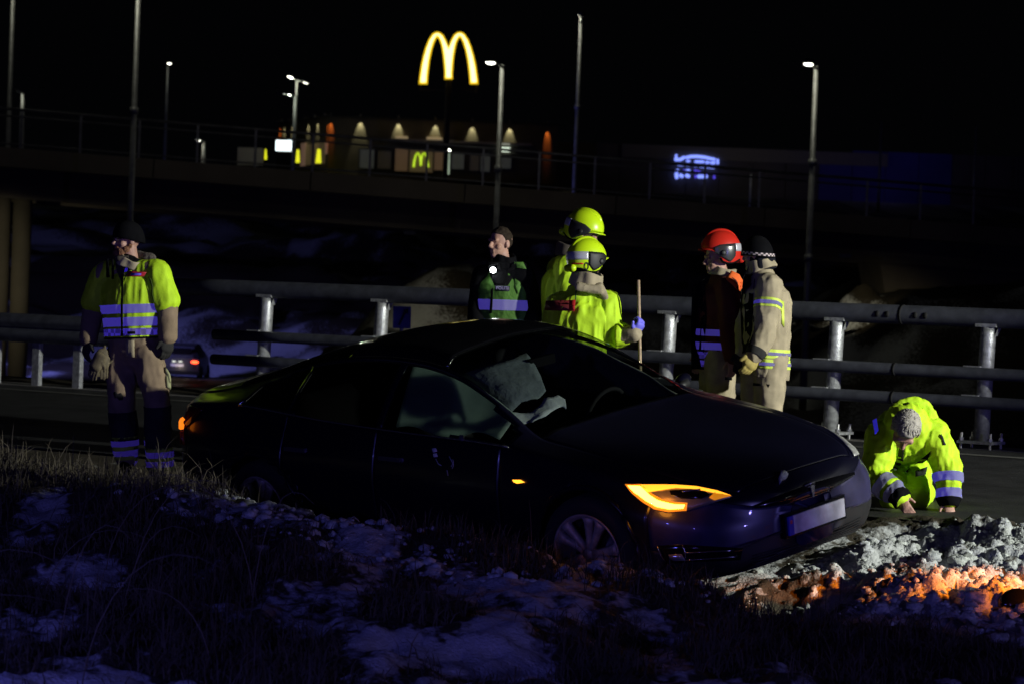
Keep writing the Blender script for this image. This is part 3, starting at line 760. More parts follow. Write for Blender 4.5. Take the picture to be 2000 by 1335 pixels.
strokes('arc_stroke', [([(690, 372), (800, 348), (960, 345), (1150, 368), (1400, 425)], 78), ([(412, 318), (400, 425)], 60), ([(400, 430), (520, 428), (610, 375)], 82), ([(1488, 435), (1490, 525)], 62)], neon)
strokes('letter_stroke', [([(690, 465), (750, 470)], 58), ([(915, 480), (1110, 488)], 66), ([(1190, 500), (1250, 504)], 62), ([(1325, 512), (1400, 515)], 68),
    ([(470, 555), (580, 560)], 74), ([(685, 572), (735, 576)], 62), ([(900, 590), (950, 594)], 62), ([(1050, 602), (1380, 630)], 74),
    ([(440, 712), (455, 716)], 80), ([(680, 712), (750, 712)], 62), ([(415, 805), (425, 890)], 92), ([(530, 840), (560, 860)], 92), ([(685, 845), (725, 860)], 96), ([(1000, 868), (1190, 870)], 92)], neon)
strokes('dim_stroke', [([(610, 712), (640, 712)], 50), ([(895, 715), (1020, 745)], 50), ([(915, 850), (915, 890)], 52), ([(1190, 780), (1195, 800)], 54), ([(1398, 865), (1400, 905)], 54)], neon2)

# ================================================================ car driving away on the lower road
dcx = W(345, 735, 111); dc = empty('distant_car', (dcx.x, 111, -1.88), 'small pale car with red tail lights driving away on the lower road', 'car')
ox, oy, oz = dcx.x, 111, -1.88
V = []; F = []
secs = [(0, .45, .9, .84, .95, .6), (.15, .3, .95, .87, 1.38, .62), (1.2, .25, .95, .88, 1.5, .64), (2.4, .25, .95, .88, 1.42, .62), (3.0, .25, .95, .86, 1.0, .75), (4.1, .4, .8, .8, .8, .7)]
for (yy, zb, zm, w, zt2, wt2) in secs:
    for (xx, zz) in ((-w, zb), (-w, zm), (-wt2, zt2), (wt2, zt2), (w, zm), (w, zb)): V.append((ox + xx, oy + yy, oz + zz))
for i in range(5):
    for j in range(6): F.append((i * 6 + j, i * 6 + (j + 1) % 6, (i + 1) * 6 + (j + 1) % 6, (i + 1) * 6 + j))
F += [(0, 1, 2, 3, 4, 5)[::-1], tuple(range(30, 36))]
mk('body', V, F, M('silver_paint', (.10, .10, .105), .4, .3), dc, False)
b = MB(); b.box((ox, oy + .04, oz + 1.16), 1.1, .05, .34, (Vector((1, 0, 0)), Vector((0, .95, .3)), Vector((0, -.3, .95)))); b.out('rear_window', M('dark_glass', (.01, .01, .012), .1), dc)
for sx, e_ in ((-1, .12), (1, .9)):
    b = MB(); b.ell((ox + .68 * sx, oy - .03, oz + .80), (Vector((.15, 0, 0)), Vector((0, .06, 0)), Vector((0, 0, .06))), 10, 6); b.out('tail_light', glow('tail_red_%d' % sx, (1, .07, .02), 6 * e_), dc, True)
for sx in (-.13, .12):
    b = MB(); b.box((ox + sx, oy - .03, oz + .80), .14, .03, .05); b.out('plate_lamp', glow('plate_lamp_glow', (.8, .85, .7), 1.0), dc)
b = MB(); b.box((ox, oy - .04, oz + .66), .52, .03, .11); b.out('number_plate', M('plate_white', (.7, .7, .68), .5), dc)
b = MB(); b.box((ox, oy - .02, oz + .63), 1.3, .05, .16); b.out('bumper', M('silver_paint'), dc)
for sx in (-1, 1):
    for yy in (.75, 3.3):
        b = MB(); b.tube([(ox + sx * .72, oy + yy, oz + .31), (ox + sx * .9, oy + yy, oz + .31)], .31, 16); b.out('wheel', M('rubber', (.02, .02, .02), .8), dc, True)
lamp('tail_light_glow', 'POINT', (ox + .1, oy - .35, oz + .62), 2.5, (1, .8, .6), radius=.1)
# lit stretch of the lower road by the pier
lamp('underpass_light', 'SPOT', (-17.5, 84, 3.2), 300, (1, .93, .62), (-16.5, 96, -1.5), 75, .6, .2)
# ================================================================ crashed car (x forward, y left, z up in its own frame)
def rot(yaw, pit, rol):
    return (Matrix.Rotation(yaw, 4, 'Z') @ Matrix.Rotation(pit, 4, 'Y') @ Matrix.Rotation(rol, 4, 'X'))
CM = rot(-.7861, .0025, .1946); CM.translation = Vector((.152, 18.42, 2 - 1.655))
CI = CM.inverted()
car = bpy.data.objects.new('crashed_car', None); COL.objects.link(car); car.matrix_world = CM
car['label'] = 'black fastback saloon stuck nose-down in the ditch with amber indicators flashing'; car['category'] = 'car'
paint = M('midnight_paint', (.003, .003, .010), .30, .1, var=.12, scale=3, bump=.02, bscale=300, spec=.35, coat=.2)
sheen_paint = M('blue_sheen_paint', (.024, .022, .060), .38, .1, var=.35, scale=7, spec=.4, coat=.25)  # bumper copy of the paint, lightened and blued for the blue light on it
blackp = M('black_plastic', (.008, .008, .009), .55, var=.3)
gloss = M('piano_black', (.004, .004, .005), .12, coat=.3)
chrome = M('bright_trim', (.35, .35, .36), .22, .9)
rubber = M('tyre_rubber', (.012, .012, .012), .85)
winm = glass('side_glass', (.42, .45, .43)); wsm = glass('windscreen_glass', (.60, .63, .61)); rearm = glass('privacy_glass', (.12, .12, .12))

def pchip(xs, ys):
    xs = np.array(xs, float); ys = np.array(ys, float)
    if xs[0] > xs[-1]: xs = xs[::-1]; ys = ys[::-1]
    h = np.diff(xs); d = np.diff(ys) / h; mm = np.zeros(len(xs))
    for i in range(1, len(xs) - 1):
        if d[i - 1] * d[i] > 0:
            w1 = 2 * h[i] + h[i - 1]; w2 = h[i] + 2 * h[i - 1]; mm[i] = (w1 + w2) / (w1 / d[i - 1] + w2 / d[i])
    mm[0] = d[0]; mm[-1] = d[-1]
    def f(x):
        i = min(max(int(np.searchsorted(xs, x)) - 1, 0), len(h) - 1); t = (x - xs[i]) / h[i]
        t = min(max(t, 0), 1)
        return (1 + 2 * t) * (1 - t) ** 2 * ys[i] + t * (1 - t) ** 2 * h[i] * mm[i] + t * t * (3 - 2 * t) * ys[i + 1] + t * t * (t - 1) * h[i] * mm[i + 1]
    return f
plan = pchip([-2.57, -2.55, -2.5, -2.4, -2.2, -1.9, -1.5, 1.45, 1.8, 2.02, 2.18, 2.28, 2.35, 2.395, 2.415], [.42, .62, .78, .89, .955, .985, 1, 1, .975, .93, .855, .76, .62, .42, .2])
zc = pchip([2.415, 2.40, 2.36, 2.27, 2.1, 1.8, 1.5, 1.2, 1.0, .9, .7, .45, .2, 0, -.2, -.5, -.8, -1.1, -1.4, -1.7, -2.0, -2.2, -2.36, -2.46, -2.53, -2.57],
           [.60, .645, .685, .735, .785, .855, .91, .955, .99, 1.03, 1.145, 1.285, 1.39, 1.435, 1.455, 1.462, 1.44, 1.39, 1.32, 1.235, 1.15, 1.10, 1.075, 1.0, .88, .72])
zt = pchip([2.415, 2.36, 2.25, 2.1, 1.8, 1.5, 1.2, 1.0, .9, .7, .45, .2, 0, -.2, -.5, -.8, -1.1, -1.4, -1.7, -2.0, -2.2, -2.36, -2.46, -2.53, -2.57],
           [.59, .665, .71, .755, .825, .88, .925, .95, .975, 1.075, 1.19, 1.285, 1.33, 1.355, 1.365, 1.352, 1.312, 1.245, 1.165, 1.095, 1.06, 1.045, .98, .865, .71])
wt = pchip([2.415, 2.1, 1.6, 1.0, .9, .45, 0, -.4, -.9, -1.3, -1.7, -2.0, -2.3, -2.57], [.70, .72, .73, .72, .70, .635, .585, .57, .565, .56, .56, .60, .70, .72])
wb = pchip([2.415, 2.0, 1.4, 1.0, .5, -.5, -1.2, -1.7, -2.2, -2.57], [.83, .86, .885, .885, .88, .875, .86, .845, .85, .85])
zb = pchip([2.415, 2.3, 2.0, 1.6, 1.2, .9, .5, 0, -.5, -1, -1.5, -1.8, -2.2, -2.45, -2.53, -2.57], [.57, .645, .73, .82, .885, .925, .945, .955, .97, .99, 1.02, 1.03, 1.01, .95, .85, .69])
wm = pchip([2.415, 1.9, 1.48, .9, 0, -.9, -1.48, -2.57], [.955, .965, .975, .955, .958, .965, .982, .95])
zm = pchip([2.415, 2.2, 1.8, 1.2, 0, -1.2, -2.0, -2.57], [.46, .52, .60, .66, .68, .72, .72, .62])
zr = pchip([2.415, 2.3, 2.0, 1.5, -1.5, -2.2, -2.57], [.30, .22, .18, .19, .19, .24, .36])
wr = pchip([2.415, 2.0, 1.5, -1.5, -2.57], [.84, .86, .90, .90, .84])
SEGS = [3, 2, 3, 6, 5, 4, 2, 5, 5, 3, 5, 5]
def profile(x):
    p = plan(x); zb_, zt_, zc_, zm_, zr_ = zb(x), zt(x), zc(x), zm(x), zr(x)
    wm_, wb_, wt_ = wm(x) * p, wb(x) * p, wt(x) * p; wr_ = wr(x) * p
    wb_ = max(wb_, wt_ + .02); zb_ = min(zb_, zt_ - .012)
    return [(0, zr_), (wr_ * .8, zr_), (wr_, zr_ + .03), (wm_ - .012, zr_ + .12), (wm_, (zm_ + zr_) * .5 + .03), (wm_ - .004, zm_ + .02), (wb_ + .022, zb_ - .05), (wb_, zb_),
            (wb_ * .5 + wt_ * .5 + .018, zb_ * .5 + zt_ * .5), (wt_, zt_), (wt_ * .86, zt_ + .62 * (zc_ - zt_)), (wt_ * .45, zc_ - .12 * (zc_ - zt_)), (0, zc_)]
def half(x):
    P = np.array(profile(x)); out = []
    Q = np.vstack([[-P[1][0], P[1][1]], P, [-P[-2][0], P[-2][1]]])
    for i, n in enumerate(SEGS):
        p0, p1, p2, p3 = Q[i], Q[i + 1], Q[i + 2], Q[i + 3]
        for k in range(n):
            t = k / n; tt = .5
            m1 = (p2 - p0) * tt; m2 = (p3 - p1) * tt
            L = np.linalg.norm(p2 - p1)
            for mm in (m1, m2):
                q = np.linalg.norm(mm)
                if q > L: mm *= L / q
            out.append((2 * t ** 3 - 3 * t * t + 1) * p1 + (t ** 3 - 2 * t * t + t) * m1 + (-2 * t ** 3 + 3 * t * t) * p2 + (t ** 3 - t * t) * m2)
    out.append(P[-1]); return np.array(out)
XS = np.concatenate([np.linspace(-2.57, -2.30, 14, endpoint=False), np.linspace(-2.30, 2.1, 150, endpoint=False), np.linspace(2.1, 2.415, 24)])
IDX = np.cumsum([0] + SEGS)      # profile index of each control point
rows = []
for x in XS:
    h = half(x); full = np.vstack([np.c_[-h[::1][:, 0], h[:, 1]], np.c_[h[::-1][1:, 0], h[::-1][1:, 1]]])   # right side first (y<0), bottom -> roof -> left bottom
    rows.append(np.c_[np.full(len(full), x), full[:, 0], full[:, 1]])
NP = len(rows[0]); CV = np.vstack(rows); NX = len(XS)
HW = len(half(0))
def face_label(i, j):
    x = (XS[i] + XS[i + 1]) / 2; jj = j if j < HW - 1 else NP - 2 - j
    q = CV[[i * NP + j, (i + 1) * NP + j, (i + 1) * NP + j + 1, i * NP + j + 1]].mean(0); z = q[2]; side = 'r' if j < HW - 1 else 'l'
    for ax in (1.48, -1.48):
        if abs(q[1]) > .60 and math.hypot(x - ax, z - .35) < .39: return None
    if jj >= IDX[9]:
        if .955 < x < 2.30: return 'hood'
        if .04 < x <= .955: return 'windshield'
        if -.90 < x <= .04: return 'roof_panel'
        if -2.02 < x <= -.90: return 'rear_window'
        if -2.44 < x <= -2.02: return 'boot_lid'
        return 'body'
    if IDX[7] <= jj < IDX[9]:
        lo, hi = zb(x) + .012, zt(x) - .028
        if lo < z < hi:
            if -.30 < x < .80: return 'front_window_' + side
            if -1.20 < x < -.36: return 'rear_door_window_' + side
            if -1.72 < x < -1.24: return 'quarter_window_' + side
        return 'body'
    if jj < IDX[1] + 1: return 'underbody'
    if IDX[2] <= jj < IDX[7]:
        if z < .235: return 'sill'
        if -.33 < x < .78: return 'front_door_' + side
        if -1.22 < x <= -.33 and not (x < -1.0 and z < .62 and math.hypot(x + 1.48, z - .35) < .45): return 'rear_door_' + side
    if x > 1.95 and jj < IDX[7]:
        if jj < IDX[4]: return 'lower_grille'
        return 'front_bumper'
    if x < -2.30 and jj < IDX[6]: return 'rear_bumper'
    return 'body'
groups = {}
for i in range(NX - 1):
    for j in range(NP - 1):
        l = face_label(i, j)
        if l: groups.setdefault(l, []).append((i * NP + j, (i + 1) * NP + j, (i + 1) * NP + j + 1, i * NP + j + 1))
groups['front_bumper'].append(tuple((NX - 1) * NP + j for j in range(NP))); groups['rear_bumper'].append(tuple(range(NP))[::-1])
allF = [f for g in groups.values() for f in g]
carbvh = BVHTree.FromPolygons([tuple(v) for v in CV], allF)
# smooth normals shared by all panels are kept by offsetting panels a hair inward at their borders
def sub(F):
    ids = sorted({v for f in F for v in f}); mp = {v: k for k, v in enumerate(ids)}
    return CV[ids], [[mp[v] for v in f] for f in F]
names = {'front_window': 'side_window', 'rear_door_window': 'side_window', 'quarter_window': 'side_window', 'front_door': 'door', 'rear_door': 'door'}
CARP = {}
for l, F in groups.items():
    base = l[:-2] if l[-2:] in ('_r', '_l') else l; nm = names.get(base, base)
    mat = wsm if nm == 'windshield' else winm if 'front_window' in base else rearm if 'window' in nm else blackp if nm in ('underbody', 'sill', 'lower_grille') else gloss if nm == 'roof_panel' else sheen_paint if nm == 'front_bumper' else paint
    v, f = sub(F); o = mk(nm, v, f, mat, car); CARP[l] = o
    if mat not in (winm, wsm, rearm):
        s_ = o.modifiers.new('thickness', 'SOLIDIFY'); s_.thickness = .012 if nm != 'roof_panel' else .02; s_.offset = 1 if False else -1
for l in ('front_door_r', 'rear_door_r'): pass
# ---- helpers to lay things on the skin
def ray_local(px, py):
    o = CI @ CAM; d = (CI.to_3x3() @ (W(px, py, 1) - CAM)).normalized(); return o, d
def hit(px, py):
    o, d = ray_local(px, py); h = carbvh.ray_cast(o, d)
    return (h[0], h[1]) if h[0] is not None else (None, None)
def skin(name, pts, mat, parent=car, off=.006, thick=.006, sub_=3, mirror=False, bvh=None):
    """thin shaped plate lying on the car's skin, outline given where it shows in the photo"""
    V2, F = fill_poly(pts, sub_); V = []
    last = None; _, dd0 = ray_local(*pts[0])
    pl = [hit(*p)[0] for p in V2]; ok = [p for p in pl if p is not None]
    for p, h in zip(V2, pl):
        q, n = hit(*p)
        if q is None:
            o, d = ray_local(*p); q = o + d * ((ok[0] - o).length) ; n = -d
        if n.dot(ray_local(*p)[1]) > 0: n = -n
        V.append(q + n * off)
    if mirror: V = [Vector((v.x, -v.y, v.z)) for v in V]
    o = mk(name, V, F, mat, parent, True)
    if thick: k = o.modifiers.new('thickness', 'SOLIDIFY'); k.thickness = thick; k.offset = 0
    return o
def skin_line(name, pts, r, mat, parent=car, n=8, off=.004):
    P = []
    for (x0, y0), (x1, y1) in zip(pts[:-1], pts[1:]):
        k = max(2, int(math.hypot(x1 - x0, y1 - y0) / 8))
        for i in range(k):
            h, nn = hit(x0 + (x1 - x0) * i / k, y0 + (y1 - y0) * i / k)
            if h is not None: P.append(h + nn * off * (1 if nn.dot(ray_local(x0, y0)[1]) < 0 else -1))
    h, nn = hit(*pts[-1]); 
    if h is not None: P.append(h)
    b = MB(); b.tube(P, r, n); return b.out(name, mat, parent, True)
# ---- wheels
def lathe(prof, c, n=36, sgn=1):
    V = []; F = []; k = len(prof)
    for i in range(n):
        a = 2 * math.pi * i / n
        for r, y in prof: V.append((c[0] + r * math.cos(a), c[1] + y * sgn, c[2] + r * math.sin(a)))
    for i in range(n):
        for j in range(k - 1): F.append((i * k + j, i * k + j + 1, ((i + 1) % n) * k + j + 1, ((i + 1) % n) * k + j))
    return V, F
rimm = M('alloy_rim', (.34, .30, .25), .5, .25, var=.25, scale=20)
for ax in (1.48, -1.48):
    for sg in (-1, 1):
        c = (ax, .86 * sg, .35)
        piv = bpy.data.objects.new('wheel', None); COL.objects.link(piv); piv.parent = car
        V, F = lathe([(.240, -.11), (.29, -.12), (.325, -.11), (.343, -.07), (.345, .05), (.336, .085), (.300, .108), (.262, .108), (.238, .09)], (0, 0, 0), 48, sg)
        mk('tyre', V, F, rubber, piv)
        V, F = lathe([(.222, -.10), (.226, .06), (.236, .100), (.246, .110), (.240, .116), (.228, .106), (.212, .085)], (0, 0, 0), 48, sg)
        mk('rim', V, F, rimm, piv)
        b = MB(); b.ell((0, .075 * sg, 0), (Vector((.062, 0, 0)), Vector((0, 0, .062)), Vector((0, .03, 0))), 20, 8); b.out('hub_cap', rimm, piv, True)
        b = MB(); b.tube([(0, -.02 * sg, 0), (0, .0, 0)], .17, 24); b.out('brake_disc', M('brake_steel', (.05, .045, .04), .5, .6), piv, True)
        for k in range(10):
            a = 2 * math.pi * (k + (.17 if k % 2 else -.17)) / 10 + .25
            d = Vector((math.cos(a), 0, math.sin(a))); tn = Vector((-math.sin(a), 0, math.cos(a))) * (1 if k % 2 else 1)
            n_ = Vector((0, sg, 0)); V = []
            for (r, w, y) in ((.035, .015, .092), (.09, .016, .086), (.15, .019, .090), (.195, .028, .092), (.228, .042, .098)):
                for (u, dy) in ((-1, -.022), (-.75, .004), (.0, .010), (.75, .004), (1, -.022)): V.append(d * r + tn * (w * u + .018 * (r / .25) ** 2) + n_ * (y + dy))
            F = [(i * 5 + j, i * 5 + j + 1, i * 5 + j + 6, i * 5 + j + 5) for i in range(4) for j in range(4)]
            o = mk('spoke', V, F, rimm, piv)
            s_ = o.modifiers.new('thickness', 'SOLIDIFY'); s_.thickness = .01
        piv.location = c
        if ax > 0: piv.rotation_euler = (0, 0, math.radians(6))
        # arch liner and lip
        V, F = lathe([(.05, -.32), (.375, -.30), (.384, .06)], c, 48, sg); wa = mk('wheel_arch', V, F, blackp, car)
        P = []
        for a in np.linspace(-.35, math.pi + .35, 40):
            x_, z_ = ax + .395 * math.cos(a), .35 + .395 * math.sin(a)
            h = carbvh.ray_cast(Vector((x_, 3 * sg, z_)), Vector((0, -sg, 0)))
            P.append((x_, (h[0].y if h[0] is not None and abs(h[0].y) > .75 else .95 * sg * plan(x_)), z_))
        b = MB(); b.tube(P, .017, 8); b.out('arch_lip', paint, wa, True)
# ---- trim round the side glass
for sg in (-1, 1):
    b = MB(); lo = []; hi = []
    for x in np.linspace(-1.74, .84, 40):
        lo.append((x, sg * (wb(x) * plan(x) + .004), zb(x) + .004)); hi.append((x, sg * (wt(x) * plan(x) + .014), zt(x) - .02))
    b.tube(lo, .007, 6); o = b.out('belt_trim', chrome, car, True)
    b = MB(); b.tube([lo[0]] + hi[:] , .005, 6); b.out('window_trim', chrome, car, True)
# ---- lamps at the near front corner
clear = glass('lamp_lens', (.9, .9, .9))
hl = skin('headlight', [(1222, 944), (1260, 945), (1330, 948), (1385, 955), (1432, 969), (1400, 979), (1345, 996), (1300, 1000), (1262, 985), (1240, 967)], M('lamp_bowl', (.22, .20, .17), .35, .5), off=.004, thick=.004)
amber = glow('amber_led', (1, .40, .035), 12); ambd = glow('amber_reflector', (1, .32, .01), .55)
skin('indicator_strip', [(1228, 948), (1252, 949), (1270, 966), (1290, 979), (1310, 984), (1338, 985), (1335, 993), (1308, 995), (1283, 990), (1262, 978), (1243, 963)], amber, hl, off=.012, thick=.006)
skin('strip_halo', [(1222, 945), (1254, 946), (1274, 963), (1294, 974), (1312, 979), (1343, 981), (1341, 997), (1306, 1000), (1278, 994), (1256, 981), (1236, 964)], glow('amber_halo', (1, .25, .008), 1.1), hl, off=.008, thick=.003)  # wider glowing plate that paints the halo round the strip
skin('indicator_glow', [(1252, 947), (1320, 948), (1360, 951), (1400, 959), (1426, 968), (1398, 964), (1358, 956), (1320, 954), (1280, 957), (1266, 961)], glow('amber_soft', (1, .36, .02), 2.2), hl, off=.010, thick=.002, sub_=1)
skin('amber_reflector', [(1396, 962), (1428, 969), (1395, 977), (1385, 972)], ambd, hl, off=.010, thick=.002, sub_=1)
skin('projector', [(1308, 959), (1350, 957), (1378, 961), (1386, 968), (1368, 974), (1332, 973), (1312, 967)], gloss, hl, off=.010, thick=.004)
skin('blue_glint', [(1332, 961), (1368, 957), (1368, 959), (1334, 963)], M('glint_blue', (.15, .2, .6), .15, .8), hl, off=.015, thick=.002, sub_=1)  # glint on the lens painted as a thin blue sliver
ilp, iln = hit(1290, 988); lamp('indicator_light', 'POINT', CM @ (ilp + iln.normalized() * (.14 if iln.dot(ray_local(1290, 988)[1]) < 0 else -.14)), 1.6, (1, .33, .02), radius=.05)
# mirrored far headlight, painted paler for a lens catching the floodlight
fl = skin('headlight', [(1222, 944), (1260, 945), (1330, 948), (1385, 955), (1432, 969), (1400, 979), (1345, 996), (1300, 1000), (1262, 985), (1240, 967)], M('floodlit_lens', (.33, .33, .31), .35, .2, var=.3, scale=25), off=.006, thick=.004, mirror=True)
skin('indicator_strip', [(1228, 948), (1252, 949), (1270, 966), (1290, 979), (1310, 984), (1338, 985), (1335, 993), (1308, 995), (1283, 990), (1262, 978), (1243, 963)], M('unlit_led', (.3, .27, .2), .4), fl, off=.014, thick=.006, mirror=True)
skin('side_repeater', [(1003, 936), (1018, 936), (1026, 941), (1012, 943), (1005, 940)], glow('amber_small', (1, .33, .02), 3.2), car, off=.008, thick=.006, sub_=1)
# rear lamps
def side_patch(name, xz, mat, sg, off=.008):
    V2, F = fill_poly(xz, 2); V = []
    for x, z in V2:
        h = carbvh.ray_cast(Vector((x, 3 * sg, z)), Vector((0, -sg, 0))); q = h[0] if h[0] is not None else Vector((x, .8 * sg, z)); V.append(q + Vector((0, off * sg, 0)))
    o = mk(name, V, F, mat, car); k = o.modifiers.new('t', 'SOLIDIFY'); k.thickness = .006; k.offset = 0; return o
for sg in (-1, 1):
    tl = side_patch('tail_light', [(-2.54, .80), (-2.50, .93), (-2.36, .99), (-2.12, .985), (-2.22, .90), (-2.36, .83)], M('tail_lens', (.05, .004, .003), .15), sg)
    pass
tlr = [(349, 822), (352, 816), (357, 813), (361, 818), (366, 832), (364, 834), (358, 822), (354, 824), (352, 838), (349, 836)]
for mir in (False, True): skin('indicator_strip', tlr, glow('amber_tail', (1, .22, .01), 1.2), car, off=.03, thick=.01, sub_=1, mirror=mir)
skin('indicator_reflection', [(352, 842), (364, 838), (366, 868), (352, 866)], M('amber_reflection', (.25, .05, .01), .3), car, off=.02, thick=.006, sub_=1)  # reflected indicator light painted as an amber patch
# ---- front: plate, emblem, grille slit, intake, fog lamp
def fx(y, z):
    h = carbvh.ray_cast(Vector((4, y, z)), Vector((-1, 0, 0))); return h[0].x if h[0] is not None else 2.2
pc = Vector((fx(0, .44) + .03, 0, .445)); 
b = MB(); b.box(pc - Vector((.035, 0, 0)), .06, .56, .145); b.out('plate_holder', gloss, car)
b = MB(); b.box(pc, .012, .52, .11); pl_ = b.out('number_plate', M('plate_blank', (.62, .62, .64), .45, var=.35, scale=9), car)
b = MB(); b.box(pc + Vector((.003, -.24, 0)), .012, .045, .112); b.out('country_band', M('plate_blue', (.03, .03, .42), .5), pl_)
b = MB(); b.box(pc + Vector((.0095, -.24, .022)), .002, .02, .02); b.out('flag_mark', M('flag_red', (.5, .05, .05), .5), pl_)
V = []; F = []; N_ = 41
for i in range(N_):
    y = -.46 + .92 * i / (N_ - 1); hgt = .030 * (1 - (abs(y) / .47) ** 2) + .006
    zz = .600 + .055 * (1 - abs(y) / .46) * 0
    for dz in (-hgt, hgt): V.append((fx(y, zz + dz) + .004, y, zz + dz))
for i in range(N_ - 1): F.append((i * 2, i * 2 + 1, i * 2 + 3, i * 2 + 2))
nose = mk('nose_slit', V, F, gloss, car); nose.modifiers.new('t', 'SOLIDIFY').thickness = .01
b = MB(); 
b.tube([(fx(y, .600 - .032 * (1 - (abs(y) / .47) ** 2)) + .006, y, .598 - .034 * (1 - (abs(y) / .47) ** 2)) for y in np.linspace(-.45, .45, 24)], .004, 6); b.out('slit_trim', chrome, nose, True)
# T-shaped chrome badge: a curved bar over a tapered stem
ez = .607; b = MB(); ex = fx(0, ez) + .018
arc = lambda u, dz: (ex - .02 * u * u, .045 * u, ez + dz - .012 * u * u)
P = [arc(u, .045) for u in np.linspace(-1, 1, 9)] + [arc(u, .036) for u in np.linspace(1, -1, 9)]
b.prism(P, (.006, 0, 0)); 
P = [arc(u, .028) for u in np.linspace(-.85, .85, 9)] + [(ex, .018, ez + .018), (ex, .006, ez - .045), (ex, -.006, ez - .045), (ex, -.018, ez + .018)]
b.prism(P, (.006, 0, 0)); b.out('badge', M('badge_chrome', (.7, .7, .7), .2, .9), nose)
b = MB(); 
for k in range(6):
    zz = .235 + .017 * k; b.tube([(fx(y, zz) + .006, y, zz) for y in np.linspace(-.50, .50, 22)], .004, 5)
b.out('grille_slats', blackp, car, True, kind='stuff')
skin('fog_recess', [(1283, 1064), (1334, 1062), (1450, 1069), (1445, 1092), (1345, 1096), (1300, 1100)], gloss, car, off=.004, thick=.004)
skin_line('fog_trim', [(1336, 1078), (1390, 1075), (1432, 1073)], .0035, chrome, car, off=.012)
skin_line('fog_trim', [(1340, 1092), (1395, 1088), (1442, 1084)], .0035, chrome, car, off=.012)
fg = skin('fog_light', [(1307, 1081), (1332, 1080), (1340, 1092), (1318, 1093), (1310, 1089)], M('fog_lens', (.25, .25, .25), .15, .4), car, off=.012, thick=.006, sub_=1)
skin_line('fog_ring', [(1334, 1063), (1339, 1078), (1340, 1092)], .0035, chrome, fg, off=.012)
skin_line('bumper_edge', [(1285, 1066), (1292, 1082), (1302, 1098)], .0035, chrome, car, off=.010)
skin('hood_snow', [(1520, 935), (1524, 924), (1531, 922), (1538, 930), (1534, 936), (1527, 938), (1522, 946)], SNOW, car, off=.012, thick=.02, sub_=1)
# ---- near door: bare fixings where the mirror was torn off
for (pts) in ([(845, 875), (853, 874), (856, 881), (848, 883)], [(847, 885), (855, 884), (857, 891), (849, 892)]):
    skin('torn_label', pts, M('white_label', (.7, .7, .68), .6), car, off=.008, thick=.003, sub_=0)
def loose(pts):
    b = MB(); P = []
    for p in pts:
        h, n_ = hit(*p); P.append(h + Vector((0, -.03, 0)))
    b.tube(P, .003, 5); b.out('loose_wire', M('grey_wire', (.5, .5, .48), .5), car, True)
loose([(858, 893), (863, 903), (869, 906)]); loose([(891, 894), (893, 900), (888, 908)]); loose([(880, 915), (882, 926)]); loose([(884, 888), (893, 905), (890, 912)])
skin('mirror_stump', [(901, 851), (907, 851), (909, 860), (904, 862), (900, 858)], M('broken_plastic', (.10, .10, .10), .35, .3), car, off=.01, thick=.02, sub_=1)
# far side mirror still in place
b = MB(); b.ell((.62, .955, .98), (Vector((.045, .015, 0)), Vector((-.02, .075, .01)), Vector((0, 0, .043))), 18, 12); mr = b.out('wing_mirror', paint, car, True)
b = MB(); b.tube([(.66, .84, .95), (.66, .95, .97)], .028, 8); b.out('mirror_arm', blackp, mr, True)
# door handles
for sg in (-1, 1):
    for x, l in ((-.18, 'front_door'), (-1.08, 'rear_door')):
        y = wm(x) * .985; b = MB(); b.box((x, sg * (y - .004), .80), .20, .02, .028); b.out('handle', chrome, CARP[l + ('_r' if sg < 0 else '_l')])
# ---- inside: seats, dashboard, wheel, blown airbags
seatm = M('seat_leather', (.008, .008, .009), .8, spec=.1)
for sg in (-1, 1):
    b = MB(); b.capsule((.0, .37 * sg, .42), (.42, .37 * sg, .42), .24, .24, .5, (0, 1, 0)); b.capsule((-.08, .37 * sg, .50), (-.36, .37 * sg, 1.0), .23, .19, .42, (0, 1, 0)); b.capsule((-.37, .37 * sg, 1.10), (-.40, .37 * sg, 1.20), .13, .12, .45, (0, 1, 0))
    b.out('seat', seatm, car, True)
b = MB(); b.capsule((-1.0, -.6, .5), (-1.0, .6, .5), .22, .22, .8); b.capsule((-1.3, -.6, .85), (-1.3, .6, .85), .25, .25, .5, (-.3, 0, 1)); b.out('rear_bench', seatm, car, True)
b = MB(); b.capsule((.78, -.68, .80), (.78, .68, .80), .19, .19, .75, (1, 0, 0)); b.out('dashboard', seatm, car, True)
b = MB(); b.tube([(.46 + .06 * math.sin(a), .37 + .18 * math.cos(a), .86 + .17 * math.sin(a)) for a in np.linspace(0, 2 * math.pi, 25)], .015, 8); b.out('steering_wheel', seatm, car, True)
b = MB(); b.box((.30, 0, 1.27), .03, .22, .06); b.out('inner_mirror', gloss, car)
